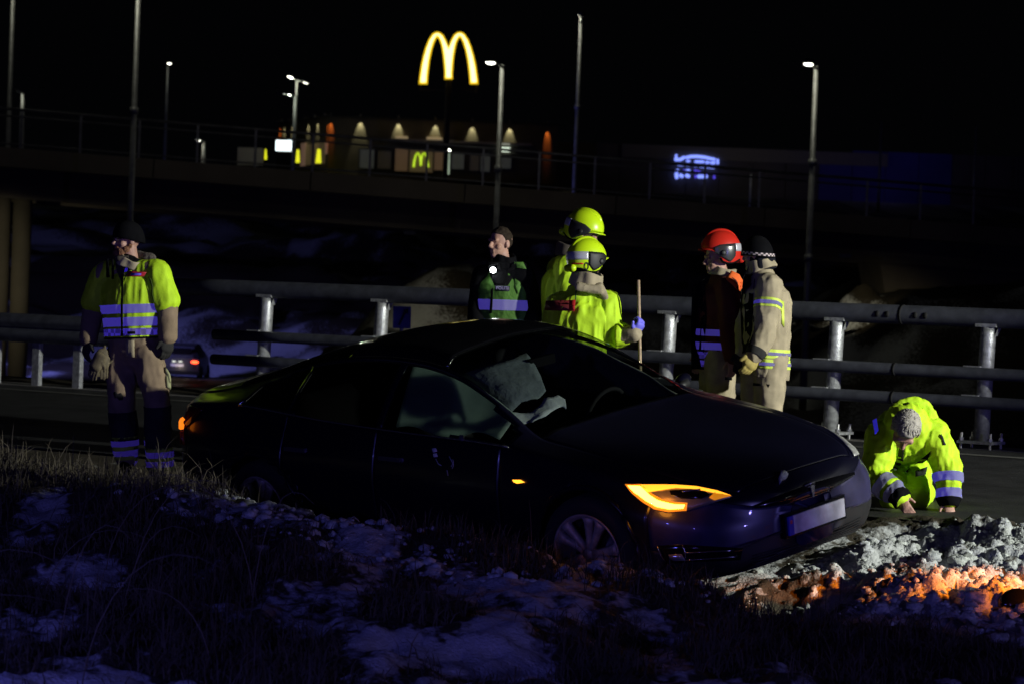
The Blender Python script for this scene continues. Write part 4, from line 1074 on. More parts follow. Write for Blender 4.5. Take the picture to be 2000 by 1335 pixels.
def fabric_m(name, col, tr):
    m = bpy.data.materials.new(name); m.use_nodes = True; nt = m.node_tree; bb = nt.nodes['Principled BSDF']; bb.inputs['Base Color'].default_value = col + (1,); bb.inputs['Roughness'].default_value = .9
    t = nt.nodes.new('ShaderNodeBsdfTranslucent'); t.inputs[0].default_value = col + (1,); mx = nt.nodes.new('ShaderNodeMixShader'); mx.inputs[0].default_value = tr
    n = nt.nodes.new('ShaderNodeTexNoise'); n.inputs['Scale'].default_value = 6; n.inputs['Detail'].default_value = 6; bp = nt.nodes.new('ShaderNodeBump'); bp.inputs['Strength'].default_value = .6; bp.inputs['Distance'].default_value = .05
    tc = nt.nodes.new('ShaderNodeTexCoord'); nt.links.new(tc.outputs['Object'], n.inputs['Vector']); nt.links.new(n.outputs['Fac'], bp.inputs['Height']); nt.links.new(bp.outputs[0], bb.inputs['Normal'])
    nt.links.new(bb.outputs[0], mx.inputs[1]); nt.links.new(t.outputs[0], mx.inputs[2]); nt.links.new(mx.outputs[0], nt.nodes['Material Output'].inputs[0]); return m
bag = fabric_m('airbag_nylon', (.50, .60, .55), .72)
def sheet(name, f, nu, nv, mat, th=.012):
    V = []; 
    for i in range(nu):
        for j in range(nv): V.append(f(i / (nu - 1), j / (nv - 1)))
    F = [(i * nv + j, i * nv + j + 1, (i + 1) * nv + j + 1, (i + 1) * nv + j) for i in range(nu - 1) for j in range(nv - 1)]
    V = np.array(V); P = V * 5; V = V + np.c_[vnoise(P, 3) * .012, vnoise(P, 4) * .018, vnoise(P, 5) * .012]
    o = mk(name, V, F, mat, car); o.modifiers.new('t', 'SOLIDIFY').thickness = th; return o
def curtain(u, v):
    x = .62 - 0.95 * u; z1 = zt(max(x, -.3)) - .045 if x < .5 else zt(x) - .05; z0 = .93 + .03 * math.sin(u * 9)
    z = z1 + (z0 - z1) * v; y = -(wt(x) - .02 + (wb(x) - wt(x) - .05) * v * .8)
    return (x, y + .04, z)
sheet('curtain_airbag', curtain, 30, 14, bag)
def curtain_far(u, v):
    x = .86 - 2.26 * u; z1 = zt(x) - .025; z0 = .91; return (x, wt(x) - .05 + (wb(x) - wt(x) - .03) * v * .8, z1 + (z0 - z1) * v)
sheet('curtain_airbag', curtain_far, 40, 12, fabric_m('airbag_dark', (.10, .11, .09), .12))
def inside(name, pts, mat, depth, amp, sub_=4, seed=1):
    """fabric hanging a hand's breadth behind the windscreen"""
    V2, F = fill_poly(pts, sub_); V = []
    for q in V2:
        o, d = ray_local(*q); h = wsbvh.ray_cast(o, d)
        if h[0] is None: h = (o + d * 18.0, Vector((.5, 0, .85)))
        n = h[1] if h[1].z > 0 else -h[1]; V.append(h[0] + d * depth(q))
    V = np.array(V); P = V * 9
    V = V + np.c_[vnoise(P, seed), vnoise(P, seed + 1), (1 - 2 * np.abs(vnoise(P * .8, seed + 2)))] * amp
    o = mk(name, V, F, mat, car); o.modifiers.new('t', 'SOLIDIFY').thickness = .006; return o
wsbvh = carbvh
inside('passenger_airbag', [(893, 736), (1028, 690), (1046, 715), (1056, 738), (1066, 762), (1050, 778), (1018, 786), (1005, 800), (996, 812), (940, 772)], fabric_m('airbag_grey', (.095, .12, .13), .15), lambda q: .16 + .0012 * max(0, q[1] - 760), .007, 4, 3)
inside('burst_airbag', [(992, 808), (1012, 808), (1040, 800), (1062, 782), (1088, 776), (1101, 784), (1106, 803), (1096, 799), (1072, 812), (1048, 830), (1030, 826), (1016, 830), (1004, 822)], fabric_m('airbag_white', (.36, .40, .41), .2), lambda q: .13, .022, 4, 9)
# ================================================================ people
yel = M('fluorescent_yellow', (.50, .78, .015), .75, var=.08, scale=14, bump=.10, bscale=70)
tan = M('tan_turnout_cloth', (.34, .285, .185), .85, var=.22, scale=9, bump=.09, bscale=110)
brown = M('brown_turnout_cloth', (.235, .17, .11), .9, var=.22, scale=9, bump=.09, bscale=110)
blk = M('black_cloth', (.004, .004, .005), .9, var=.3, spec=.06)
navy = M('navy_cloth', (.008, .009, .014), .9, spec=.1)
grey_k = M('charcoal_cloth', (.030, .029, .028), .9, var=.3, spec=.15)
skinm = M('skin', (.42, .235, .175), .55, var=.12, scale=22, bump=.15, bscale=90)
redc = M('dark_red_cloth', (.075, .009, .007), .85, var=.2)
orangec = M('orange_cloth', (.75, .13, .02), .8, var=.1, bump=.4, bscale=30)
dim_tape = retro('dim_tape', (.20, .19, .2), (.22, .16, .32))  # hem tape in dimmer colours than the other reflective tape
silver = retro('reflective_tape', (.36, .36, .39), (.6, .5, .85)); chk = retro('checker_tape', (.35, .3, .45), (.55, .4, .95), 26.0)
bluegl = M('blue_glove', (.16, .15, .75), .6, var=.15, scale=30)

def remeshed(mb, size, smooth): return voxel(mb, size, smooth)
def wrinkle(me, amp, fr, seed, ax=None):
    V, Nn = me_np(me)
    P = V * np.array(fr)
    n = 1 - np.abs(vnoise(P, seed)) * 2.2
    n2 = vnoise(V * 7, seed + 3); n3 = 1 - np.abs(vnoise(P * 2.1 + 5, seed + 7)) * 2.2
    V = V + Nn * (amp * (.6 * n + .5 * n2 + .35 * n3))[:, None]
    me.vertices.foreach_set('co', V.ravel()); me.update()
def cut(me, planes):
    bm = bmesh.new(); bm.from_mesh(me)
    for p, n in planes:
        g = bmesh.ops.bisect_plane(bm, geom=bm.verts[:] + bm.edges[:] + bm.faces[:], plane_co=p, plane_no=n, clear_outer=True)
        ed = [e for e in g['geom_cut'] if isinstance(e, bmesh.types.BMEdge)]
        try: bmesh.ops.holes_fill(bm, edges=ed)
        except Exception: pass
    bm.to_mesh(me); bm.free()
class Gar:
    """a garment: one closed cloth surface grown round a set of limbs"""
    def __init__(s, name, person, segs, mat, vox=.011, smooth=5, amp=.008, fr=(10, 10, 4), seed=1, cuts=()):
        mb = MB()
        for sg in segs: mb.capsule(*sg[:4], *(sg[4:] if len(sg) > 4 else ()))
        me = remeshed(mb, vox, smooth)
        if amp: wrinkle(me, amp, fr, seed)
        if cuts: cut(me, cuts)
        s.me_w = me.copy(); s.segs = segs; s.bvh = bvh_of(me); s.person = person
        o_ = ORG[person.name]; me.transform(Matrix.Translation(-o_)); me.materials.clear(); me.materials.append(mat)
        me.polygons.foreach_set('use_smooth', [True] * len(me.polygons))
        s.o = link(name, me, person, o_)
    def near(s, c):
        best = None
        for k, sg in enumerate(s.segs):
            a, b = Vector(sg[0]), Vector(sg[1]); d = b - a; t = max(0, min(1, (c - a).dot(d) / max(d.length_squared, 1e-9)))
            r = sg[2] + (sg[3] - sg[2]) * t; q = (c - (a + d * t)).length / r
            if best is None or q < best[0]: best = (q, k)
        return best[1]
    def tape(s, name, p, n, hw, mat, limbs=None, filt=None, off=.004):
        n = Vector(n).normalized(); p = Vector(p)
        bm = bmesh.new(); bm.from_mesh(s.me_w)
        for e in (-1, 1): bmesh.ops.bisect_plane(bm, geom=bm.verts[:] + bm.edges[:] + bm.faces[:], plane_co=p + n * (hw * e), plane_no=n)
        bm.normal_update(); keep = []
        for f in bm.faces:
            c = f.calc_center_median()
            if abs((c - p).dot(n)) < hw and (limbs is None or s.near(c) in limbs) and (filt is None or filt(c)): keep.append(f)
        ids = {}; V = []; F = []
        for f in keep:
            fc = []
            for v in f.verts:
                if v not in ids: ids[v] = len(V); V.append(v.co + v.normal * off)
                fc.append(ids[v])
            F.append(fc)
        bm.free()
        if F: 
            o = mk(name, V, F, mat, s.o); k = o.modifiers.new('t', 'SOLIDIFY'); k.thickness = .002
            return o
    def patch(s, name, pts, mat, d, off=.006, sub_=2, th=.003):
        """cloth badge / strip; pts are photo outline points at distance d, pushed onto the garment along the view"""
        V2, F = fill_poly(pts, sub_); V = []
        for q in V2:
            dr = (W(q[0], q[1], 1) - CAM).normalized(); h = s.bvh.ray_cast(CAM, dr)
            V.append((h[0] - dr * off) if h[0] is not None and abs((h[0] - CAM).length - d) < .6 else W(q[0], q[1], d - .12))
        o = mk(name, V, F, mat, s.o)
        if th: k = o.modifiers.new('t', 'SOLIDIFY'); k.thickness = th; k.offset = 0
        return o
    def at(s, px, py, d):
        dr = (W(px, py, 1) - CAM).normalized(); h = s.bvh.ray_cast(CAM, dr)
        return h[0] - dr * .006 if h[0] is not None else W(px, py, d - .12)

def unit(x, y, z=0): return Vector((x, y, z)).normalized()
def head_parts(mb, c, f, u, sc=1.0, beard=False):
    f = Vector(f).normalized(); u = Vector(u); u = (u - f * u.dot(f)).normalized(); l = u.cross(f)
    P = lambda a, b_, c_: Vector(c) + (f * a + l * b_ + u * c_) * sc
    E = lambda p, a, b_, c_: mb.ell(p, (f * a * sc, l * b_ * sc, u * c_ * sc))
    E(P(-.012, 0, .030), .098, .077, .098); E(P(.022, 0, -.045), .070, .062, .080); E(P(.062, 0, -.098), .030, .032, .024)
    mb.capsule(P(.090, 0, .012), P(.112, 0, -.028), .009 * sc, .015 * sc); E(P(.104, 0, -.034), .014, .019, .011)
    mb.capsule(P(.080, -.040, .022), P(.080, .040, .022), .014 * sc, .014 * sc)
    for q in (-1, 1):
        E(P(.056, .042 * q, -.032), .024, .024, .024); E(P(-.008, .080 * q, -.008), .022, .010, .033)
    mb.capsule(P(.087, -.020, -.063), P(.087, .020, -.063), .0085 * sc, .0085 * sc); mb.capsule(P(.083, -.018, -.074), P(.083, .018, -.074), .0085 * sc, .0085 * sc)
    if beard: E(P(.045, 0, -.088), .052, .060, .046)
    return P, f, l, u
def hand(mb, w, d, n, th, k=1.0, curl=.35, fat=1.0):
    """palm and five fingers from the wrist w along d; n = back of the hand, th = side of the thumb"""
    w = Vector(w); d = Vector(d).normalized(); n = Vector(n); n = (n - d * n.dot(d)).normalized(); s_ = Vector(th); s_ = (s_ - d * s_.dot(d) - n * s_.dot(n)).normalized()
    mb.capsule(w - d * .02 * k, w + d * .075 * k, .036 * k * fat, .043 * k * fat, .48, s_)
    for i, (L, o_) in enumerate(((.072, .031), (.082, .011), (.075, -.010), (.060, -.030))):
        p = w + d * .082 * k + s_ * o_ * k; a = curl * .5; seg = L * k / 2.2
        for q in range(3):
            dd = d * math.cos(a) - n * math.sin(a); e_ = p + dd * seg
            mb.capsule(p, e_, (.0098 - q * .0008) * k * fat, (.0092 - q * .0008) * k * fat, 1, None, 10, 3); p = e_; a += curl; seg *= .82
    p = w + d * .02 * k + s_ * .030 * k; q = p + (d * .6 + s_ * .75 - n * .2) * .042 * k; r_ = q + (d * .9 + s_ * .25 - n * .35) * .036 * k
    mb.capsule(p, q, .014 * k * fat, .0125 * k * fat, 1, None, 10, 3); mb.capsule(q, r_, .0115 * k * fat, .010 * k * fat, 1, None, 10, 3)

class Person:
    def __init__(s, label, J, f, head, hf, hu=(0, 0, 1), beard=False, group=None, mat=skinm, hands=True, hk=1.0):
        s.J = J; s.f = Vector(f).normalized(); s.l = Vector((0, 0, 1)).cross(s.f).normalized()
        feet = (J['anR'] + J['anL']) / 2; s.org = Vector((feet.x, feet.y, ground_z(feet.x, feet.y)))
        mb = MB(); s.head = head_parts(mb, head, hf, hu, hk, beard); s.hc = Vector(head)
        mb.capsule(J['neck'] - Vector((0, 0, .05)), s.hc - s.head[3] * .05 - s.head[1] * .01, .060, .056)
        mb.capsule(J['pel'], J['chest'], .135, .15, .68, s.l); mb.capsule(J['shR'], J['shL'], .06, .06); mb.capsule(J['hipR'], J['hipL'], .10, .10)
        mb.capsule(J['chest'], J['neck'], .13, .06, .7, s.l)
        for q in 'RL':
            mb.capsule(J['sh' + q], J['el' + q], .048, .040); mb.capsule(J['el' + q], J['wr' + q], .040, .029)
            mb.capsule(J['hip' + q], J['kn' + q], .085, .058); mb.capsule(J['kn' + q], J['an' + q], .056, .038)
            ft = J.get('ft' + q) or J['an' + q] + s.f * .16 + Vector((0, 0, -.055)); J['ft' + q] = ft
            mb.capsule(J['an' + q] + Vector((0, 0, -.03)), ft, .04, .034)
            if hands and ('hd' + q) in J: hand(mb, J['wr' + q], *J['hd' + q])
        me = voxel(mb, .0065, 3); me.transform(Matrix.Translation(-s.org)); me.materials.append(mat); me.polygons.foreach_set('use_smooth', [True] * len(me.polygons))
        s.o = link('person', me, None, s.org, label=label, category='person')
        if group: s.o['group'] = group
    def torso(s, w0=.235, w1=.25, fl=.62, top=.0, low=0.0):
        J = s.J; up = (J['neck'] - J['pel']).normalized()
        return [(J['pel'] - up * low, J['chest'], w0, w1, fl, s.l), (J['chest'], J['chest'] * .35 + J['neck'] * .65, w1 * .95, .14, .68, s.l), (J['shR'], J['shL'], .095, .095, .9)]
    def arms(s, r0=.098, r1=.08, r2=.066, k=1.0):
        J = s.J; out = []
        for q in 'RL': out += [(J['sh' + q], J['el' + q], r0, r1), (J['el' + q], J['el' + q] + (J['wr' + q] - J['el' + q]) * k, r1, r2)]
        return out
    def legs(s, r0=.135, r1=.105, r2=.10, shin=1.0):
        J = s.J; out = [(J['hipR'], J['hipL'], r0 * 1.08, r0 * 1.08), (J['pel'], J['pel'] + Vector((0, 0, .12)), .20, .20, .7, s.l)]
        for q in 'RL': out += [(J['hip' + q], J['kn' + q], r0, r1), (J['kn' + q], J['kn' + q] + (J['an' + q] - J['kn' + q]) * shin, r1, r2)]
        return out
    def boots(s, mat=blk):
        for q in 'RL':
            mb = MB(); a = s.J['an' + q]; ft = s.J['ft' + q]
            mb.capsule(a + Vector((0, 0, .14)), a + Vector((0, 0, -.02)), .065, .06); mb.capsule(a + Vector((0, 0, -.035)), ft, .058, .05, .8, (0, 0, 1))
            me = voxel(mb, .012, 3); me.transform(Matrix.Translation(-s.org)); me.materials.append(mat); me.polygons.foreach_set('use_smooth', [True] * len(me.polygons)); link('boot', me, s.o, s.org)
    def gloves(s, mat, fat=1.25, which='RL', cuff=None):
        for q in which:
            if ('hd' + q) in s.J:
                mb = MB(); hand(mb, s.J['wr' + q], *s.J['hd' + q], fat=fat) if len(s.J['hd' + q]) < 6 else hand(mb, s.J['wr' + q], *s.J['hd' + q][:5], fat=fat)
                e = s.J['el' + q]; w = s.J['wr' + q]; d = (e - w).normalized(); mb.capsule(w, w + d * .06, .042, .050)
                me = voxel(mb, .0055, 2); me.transform(Matrix.Translation(-s.org)); me.materials.append(mat); me.polygons.foreach_set('use_smooth', [True] * len(me.polygons)); link('glove', me, s.o, s.org)
    def collar(s, r, h, mat, tilt=(0, 0, 0), lift=0.0, seed=3, thick=.02, name='collar', fl=.85, gap=None):
        """standing collar, a rolled band round the neck"""
        J = s.J; c = J['neck'] + Vector((0, 0, lift)); V = []; F = []; N = 40; K = 7; r2 = random.Random(seed); ph = r2.random() * 6
        up = (Vector((0, 0, 1)) + Vector(tilt)).normalized(); x = s.f - up * s.f.dot(up); x.normalize(); y = up.cross(x)
        for i in range(N):
            a = 2 * math.pi * i / N
            for j in range(K):
                t = j / (K - 1); rr = r * (1.12 - .18 * t + .10 * math.sin(3 * a + ph + 2 * t) * .5 + .05 * math.sin(7 * a + ph))
                V.append(c + x * (rr * math.cos(a)) + y * (rr * fl * 1.1 * math.sin(a)) + up * (h * (t - .25) * (1 + .18 * math.sin(2 * a + ph))))
        for i in range(N):
            for j in range(K - 1): F.append((i * K + j, ((i + 1) % N) * K + j, ((i + 1) % N) * K + j + 1, i * K + j + 1))
        if gap: F = [f for k, f in enumerate(F) if not gap[0] < (k // (K - 1)) / N < gap[1]]
        o = mk(name, V, F, mat, s.o); k = o.modifiers.new('t', 'SOLIDIFY'); k.thickness = thick; k.offset = 0
        k = o.modifiers.new('s', 'SUBSURF'); k.levels = 1; k.render_levels = 1
        return o

def beanie(P, mat, band=None, drop=.0):
    c = P.hc; _, f, l, u = P.head; V = []; F = []; N = 40; K = 14
    for j in range(K):
        t = j / (K - 1)
        for i in range(N):
            a = 2 * math.pi * i / N; low = .018 - .05 * (1 - math.cos(a)) / 2 - drop
            th = t * math.pi / 2
            q = c + u * (.030 + .02) + (f * (.112 * math.cos(a)) - f * .012 + l * (.092 * math.sin(a))) * math.cos(th) ** .8
            zz = low - .05 + (.128 - low + .0) * math.sin(th)
            V.append(q + u * (zz - .0))
    for j in range(K - 1):
        for i in range(N): F.append((j * N + i, j * N + (i + 1) % N, (j + 1) * N + (i + 1) % N, (j + 1) * N + i))
    o = mk('beanie', V, F, mat, P.o); k = o.modifiers.new('t', 'SOLIDIFY'); k.thickness = .012; k.offset = 1
    if band:
        V2 = []; F2 = []
        for j in range(3):
            for i in range(N + 1):
                q = Vector(V[0 + (i % N)]); ax = c - f * .012; d_ = q - ax; d_ -= u * d_.dot(u)
                V2.append(q + d_.normalized() * .016 + u * (.012 + .011 * j))
        for j in range(2):
            for i in range(N): F2.append((j * (N + 1) + i, j * (N + 1) + i + 1, (j + 1) * (N + 1) + i + 1, (j + 1) * (N + 1) + i))
        o2 = mk('checker_band', V2, F2, band, o, False); o2.modifiers.new('t', 'SOLIDIFY').thickness = .003
        for a, p in enumerate(o2.data.polygons): p.material_index = (a // N + a % N) % 2
        o2.data.materials.append(M('band_black', (.02, .02, .02), .8))
    return o

def helmet(P, c, f, u, shell, k=1.0, panel_mat=None, band_mat=None, band_from=-180, chin=True):
    f = Vector(f).normalized(); u = Vector(u); u = (u - f * u.dot(f)).normalized(); l = u.cross(f); c = Vector(c)
    def S(phi, th, off=0.0):
        """phi from the front (deg, + = left), th elevation (deg)"""
        p = math.radians(phi); t = math.radians(th)
        rx, ry, rz = .152 + off, .130 + off, .140 + off
        ct = math.cos(t) if th > 0 else 1 - .10 * (abs(th) / 50) ** 2
        return c + (f * (rx * math.cos(p) * ct * (1.06 if math.cos(p) < 0 else 1.0)) + l * (ry * math.sin(p) * ct) + u * (rz * math.sin(t) * (1 if th > 0 else .92))) * k
    def edge(phi):
        a = abs(((phi + 180) % 360) - 180)
        return float(np.interp(a, [0, 45, 62, 75, 95, 115, 140, 180], [4, 0, -12, -50, -62, -60, -44, -40]))
    def grid(name, phis, th, mat, parent, off, thick, closed=False):
        V = []; n, m_ = len(phis), None
        for ph in phis:
            T = th(ph); m_ = len(T)
            for t in T: V.append(S(ph, t, off))
        F = [(i * m_ + j, ((i + 1) % n) * m_ + j, ((i + 1) % n) * m_ + j + 1, i * m_ + j + 1) for i in range(n if closed else n - 1) for j in range(m_ - 1)]
        o = mk(name, V, F, mat, parent); q = o.modifiers.new('t', 'SOLIDIFY'); q.thickness = thick; q.offset = 0; return o
    h = grid('helmet', np.linspace(0, 360, 72, endpoint=False), lambda p: np.linspace(edge(p), 89.5, 20), shell, P.o, 0, .006, True)
    # low comb over the crown
    V = []; F = []; A = np.linspace(38, 150, 22)
    for a in A:
        ph, t = (0, a) if a <= 90 else (180, 180 - a); q = S(ph, t); nn = (q - c).normalized(); hgt = .014 * math.sin(math.pi * (a - 38) / 112) ** .5 + .002; w = .024 * math.sin(math.pi * (a - 38) / 112) ** .4 + .004
        for (uu, hh) in ((-1, -.01), (-.6, hgt), (.6, hgt), (1, -.01)): V.append(q + l * (w * uu) + nn * hh)
    for i in range(len(A) - 1):
        for j in range(3): F.append((i * 4 + j, i * 4 + j + 1, i * 4 + j + 5, i * 4 + j + 4))
    mk('comb', V, F, shell, h)
    # dark side panels, silver band round the back
    for sg in (-1, 1):
        lo = lambda p: np.linspace(float(np.interp(abs(p), [48, 62, 100, 118], [-8, -20, -52, -22])), float(np.interp(abs(p), [48, 70, 118], [2, 12, 15])), 8)
        grid('side_panel', [sg * a for a in np.linspace(50, 116, 14)], lo, panel_mat or blackp, h, .006, .006)
        b = MB(); q = S(sg * 78, -14, .012); b.ell(q, (f * .022, l * .010, u * .022)); b.out('visor_knob', blackp, h, True)
    grid('reflective_band', np.linspace(118, 242, 26), lambda p: np.linspace(-10, 15, 5), band_mat or M('helmet_silver', (.48, .48, .52), .35, .2, var=.06), h, .004, .004)
    # peak over the brow and the edge roll
    V = []; F = []
    for p in np.linspace(-62, 62, 21):
        q = S(p, edge(p) + 1); d_ = (f * math.cos(math.radians(p)) + l * math.sin(math.radians(p))); e_ = .030 * math.cos(math.radians(p * 1.35))
        V += [q - u * .004, q + d_ * e_ - u * .012]
    for i in range(20): F.append((i * 2, i * 2 + 1, i * 2 + 3, i * 2 + 2))
    mk('peak', V, F, shell, h).modifiers.new('t', 'SOLIDIFY').thickness = .005
    V = [S(p, edge(p) - 1, -.004) for p in np.linspace(70, 290, 40)]; b = MB(); b.tube(V, .011 * k, 8); b.out('neck_roll', blk, h, True)
    b = MB(); b.capsule(S(180, -40, .006) - l * .035, S(180, -40, .006) + l * .035, .028 * k, .028 * k); b.out('ratchet_cover', shell, h, True)
    h['S'] = 0; del h['S']
    return h, S, grid
def gloveset(J, q, d, n, th, k=1.05, curl=.35): J['hd' + q] = (Vector(d), Vector(n), Vector(th), k, curl)
def stand(J, d, gz=None, dx=0):
    for q in 'RL':
        a = J['an' + q]; a.z = ground_z(a.x, a.y) + (gz or .09); J['ft' + q] = a + Vector((0, -.14, -(gz or .09) + .05)) if gz else None

# ---------------------------------------------------------------- man in the yellow vest, left
d = 21.1
J = dict(pel=W(263, 684, d), chest=W(256, 570, d), neck=W(258, 512, d), shR=W(203, 536, d + .07), shL=W(308, 532, d - .07),
         elR=W(182, 605, d + .10), elL=W(327, 603, d - .08), wrR=W(172, 664, d + .02), wrL=W(328, 660, d - .14),
         hipR=W(238, 694, d + .04), hipL=W(289, 692, d - .04), knR=W(239, 792, d - .02), knL=W(307, 778, d - .10), anR=W(247, 895, d + .02), anL=W(314, 893, d - .05))
stand(J, d, .17)
gloveset(J, 'R', (-.12, -.1, -1), (-.8, -.5, 0), (.35, -.9, 0), 1.05, .5); gloveset(J, 'L', (-.05, -.1, -1), (.6, -.8, 0), (-.75, -.6, 0), 1.05, .5)
p = Person('bearded man in yellow vest, dark beanie and glasses standing left, looking away', J, (-.33, -.94, 0), W(249, 468, d), (-.88, -.46, -.05), (0.05, 0, 1), beard=False)
tr = Gar('trousers', p.o, p.legs(.122, .098, .088, .99), brown, .010, 4, .013, (8, 8, 6), 11)
kd = []
for q, i in (('R', 0), ('L', 1)):
    a, b2 = J['kn' + q], J['an' + q]; up = (a - b2).normalized(); L = (a - b2).length
    tr.tape('shin_guard', a - up * (L * .40), up, L * .30, grey_k, None, (lambda c, a=a, b2=b2: min((c - a).xy.length, (c - b2).xy.length) < .17), .006)
    cc = b2 + up * .085
    tr.tape('hem_yellow', cc, up, .085, M('tape_yellow', (.45, .6, .05), .6), None, (lambda c, a=a, b2=b2: (c - b2).xy.length < .2), .006)
    for o_ in (.035, -.035): tr.tape('hem_tape', cc + up * o_, up, .022, dim_tape, None, (lambda c, a=a, b2=b2: (c - b2).xy.length < .2), .010)
p.boots()
jk = Gar('jacket', p.o, p.torso(.20, .215, .62) + p.arms(.088, .080, .068, .97), brown, .011, 5, .006, (8, 8, 8), 12)
up = (J['neck'] - J['pel']).normalized()
vs = p.torso(.232, .243, .64, low=.0) + [(J['shR'], J['shR'].lerp(J['elR'], .80), .094, .106), (J['shL'], J['shL'].lerp(J['elL'], .80), .094, .108)]
dA = lambda q: (J['el' + q] - J['sh' + q]).normalized()
hem = W(258, 660, d)
ve = Gar('vest', p.o, vs, yel, .0095, 4, .010, (10, 10, 3), 13, cuts=((hem, -up),))
ft = lambda c: True
for y0, hw in ((603.5, .033), (628.5, .033)): ve.tape('reflective_tape', W(257, y0, d), up, hw, silver, (0, 1), None, .004)
ve.tape('checker_tape', W(257, 648.5, d), up, .026, chk, (0, 1), None, .004)
ve.tape('hem_piping', W(257, 659.5, d), up, .006, blk, (0, 1), None, .005)
for q in (3, 4):
    s0, e0 = vs[q][0], vs[q][1]; dv = (Vector(e0) - Vector(s0)).normalized(); 
    ve.tape('sleeve_piping', Vector(e0) + dv * .085, dv, .012, blk, (q,), None, .004)
ve.patch('zip', [(237, 535), (241, 535), (240, 590), (240, 656), (236, 656), (236, 590)], blk, d, sub_=3)
ve.patch('open_front', [(224, 500), (252, 500), (243, 535), (238, 552), (232, 540), (226, 520)], M('dark_brown_cloth', (.05, .04, .03), .85), d, .004)
ve.patch('lapel_edge', [(262, 505), (265, 505), (246, 540), (242, 552), (241, 546)], blk, d, .008, 1)
ve.patch('shoulder_strap', [(207, 506), (212, 506), (214, 542), (208, 542)], blk, d, .007, 1); ve.patch('shoulder_strap', [(218, 507), (222, 506), (222, 545), (218, 545)], blk, d, .007, 1)
ve.patch('name_label', [(250, 529), (286, 532), (282, 540), (247, 540)], M('label_red', (.45, .02, .03), .6), d, .008)
ve.patch('name_label_print', [(256, 533), (276, 534), (275, 538), (255, 538)], M('label_blue', (.10, .06, .55), .6), d, .012, 1)
ve.patch('chest_tab', [(244, 524), (250, 521), (249, 530), (243, 532)], retro('blue_tab', (.15, .15, .7), (.3, .2, 1)), d, .012, 1)
ve.patch('small_label', [(249, 647), (264, 647), (264, 652), (249, 652)], blk, d, .011, 1)
ve.patch('seam', [(290, 540), (295, 546), (299, 560), (298, 575), (302, 590), (299, 590), (295, 575), (296, 561), (292, 549)], M('seam_dark', (.06, .10, .01), .8), d, .006, 1)
p.collar(.105, .075, tan, (.30, -.25, 0), -.012, 5, .02); p.collar(.080, .08, blk, (.25, -.2, 0), -.005, 8, .02, 'scarf')
mb = MB(); mb.capsule(J['neck'] + Vector((.13, .03, .015)), J['neck'] + Vector((.02, .11, .03)), .055, .06); mb.capsule(J['neck'] + Vector((.13, .03, .015)), J['neck'] + Vector((.15, -.05, -.03)), .05, .03); me = voxel(mb, .01, 3); wrinkle(me, .008, (14, 14, 14), 4); me.transform(Matrix.Translation(-p.org)); me.materials.append(M('hood_lining', (.10, .085, .07), .9, var=.3, bump=.5)); link('hood', me, p.o, p.org)
tr.patch('fly_flap', [(246, 664), (262, 664), (262, 697), (246, 696)], tan, d, .02, 2, .012)
tr.patch('knee_print', [(221, 766), (226, 763), (230, 769), (236, 766), (241, 773), (240, 780), (232, 781), (228, 775), (224, 777)], M('print_black', (.01, .01, .01), .8), d, .006, 1)
tr.patch('thigh_pocket', [(322, 716), (330, 730), (334, 748), (332, 760), (326, 755), (325, 735)], M('pocket_trim', (.30, .30, .16), .8), d, .02, 1, .02)
p.gloves(grey_k)
beanie(p, blk)
_, f_, l_, u_ = p.head; hc = p.hc; PP = lambda a, b_, c_: hc + f_ * a + l_ * b_ + u_ * c_
b = MB()
for q in (-1, 1):
    b.tube([PP(.104 - .3 * abs(.033 * q + .022 * math.cos(a)) ** 1.3, .033 * q + .023 * math.cos(a), .003 + .017 * math.sin(a)) for a in np.linspace(0, 2 * math.pi, 17)], .0028, 6)
    b.tube([PP(.098, .055 * q, .008), PP(.04, .078 * q, .010), PP(-.01, .084 * q, .008)], .0028, 6)
b.tube([PP(.106, -.012, .004), PP(.106, .012, .004)], .0028, 6); b.out('glasses', M('spectacle_frame', (.02, .02, .02), .3), p.o, True)
mb = MB(); 
for (a, b_, c_, r) in ((.078, 0, -.10, .034), (.060, .03, -.09, .034), (.060, -.03, -.09, .034), (.03, .055, -.07, .026), (.03, -.055, -.07, .026), (.005, .068, -.045, .018), (.005, -.068, -.045, .018), (.088, .02, -.055, .012), (.088, -.02, -.055, .012)): mb.ell(PP(a, b_, c_), (f_ * r, l_ * r, u_ * r))
me = voxel(mb, .006, 4); wrinkle(me, .003, (60, 60, 40), 6); me.transform(Matrix.Translation(-p.org)); me.materials.append(M('ginger_beard', (.22, .095, .045), .8, var=.35, scale=60, bump=.6, bscale=150)); link('beard', me, p.o, p.org)
# pair of spare work gloves dangling from his belt hand
mb = MB(); c0 = W(196, 690, d - .12)
hand(mb, W(200, 692, d - .10), (.05, 0, -1), (.3, -1, 0), (1, .2, 0), 1.05, .12, 1.15); hand(mb, W(193, 698, d - .15), (-.35, 0, -1), (-.2, -1, 0), (1, .2, 0), 1.0, .2, 1.15); mb.capsule(W(205, 676, d - .1), W(199, 698, d - .1), .012, .03, .6)
me = voxel(mb, .006, 2); me.transform(Matrix.Translation(-c0)); me.materials.append(M('leather_glove', (.12, .095, .055), .75, var=.5, scale=18)); link('work_gloves', me, None, c0, label='pair of worn leather gloves dangling beside the thigh of the man in yellow vest', category='gloves')

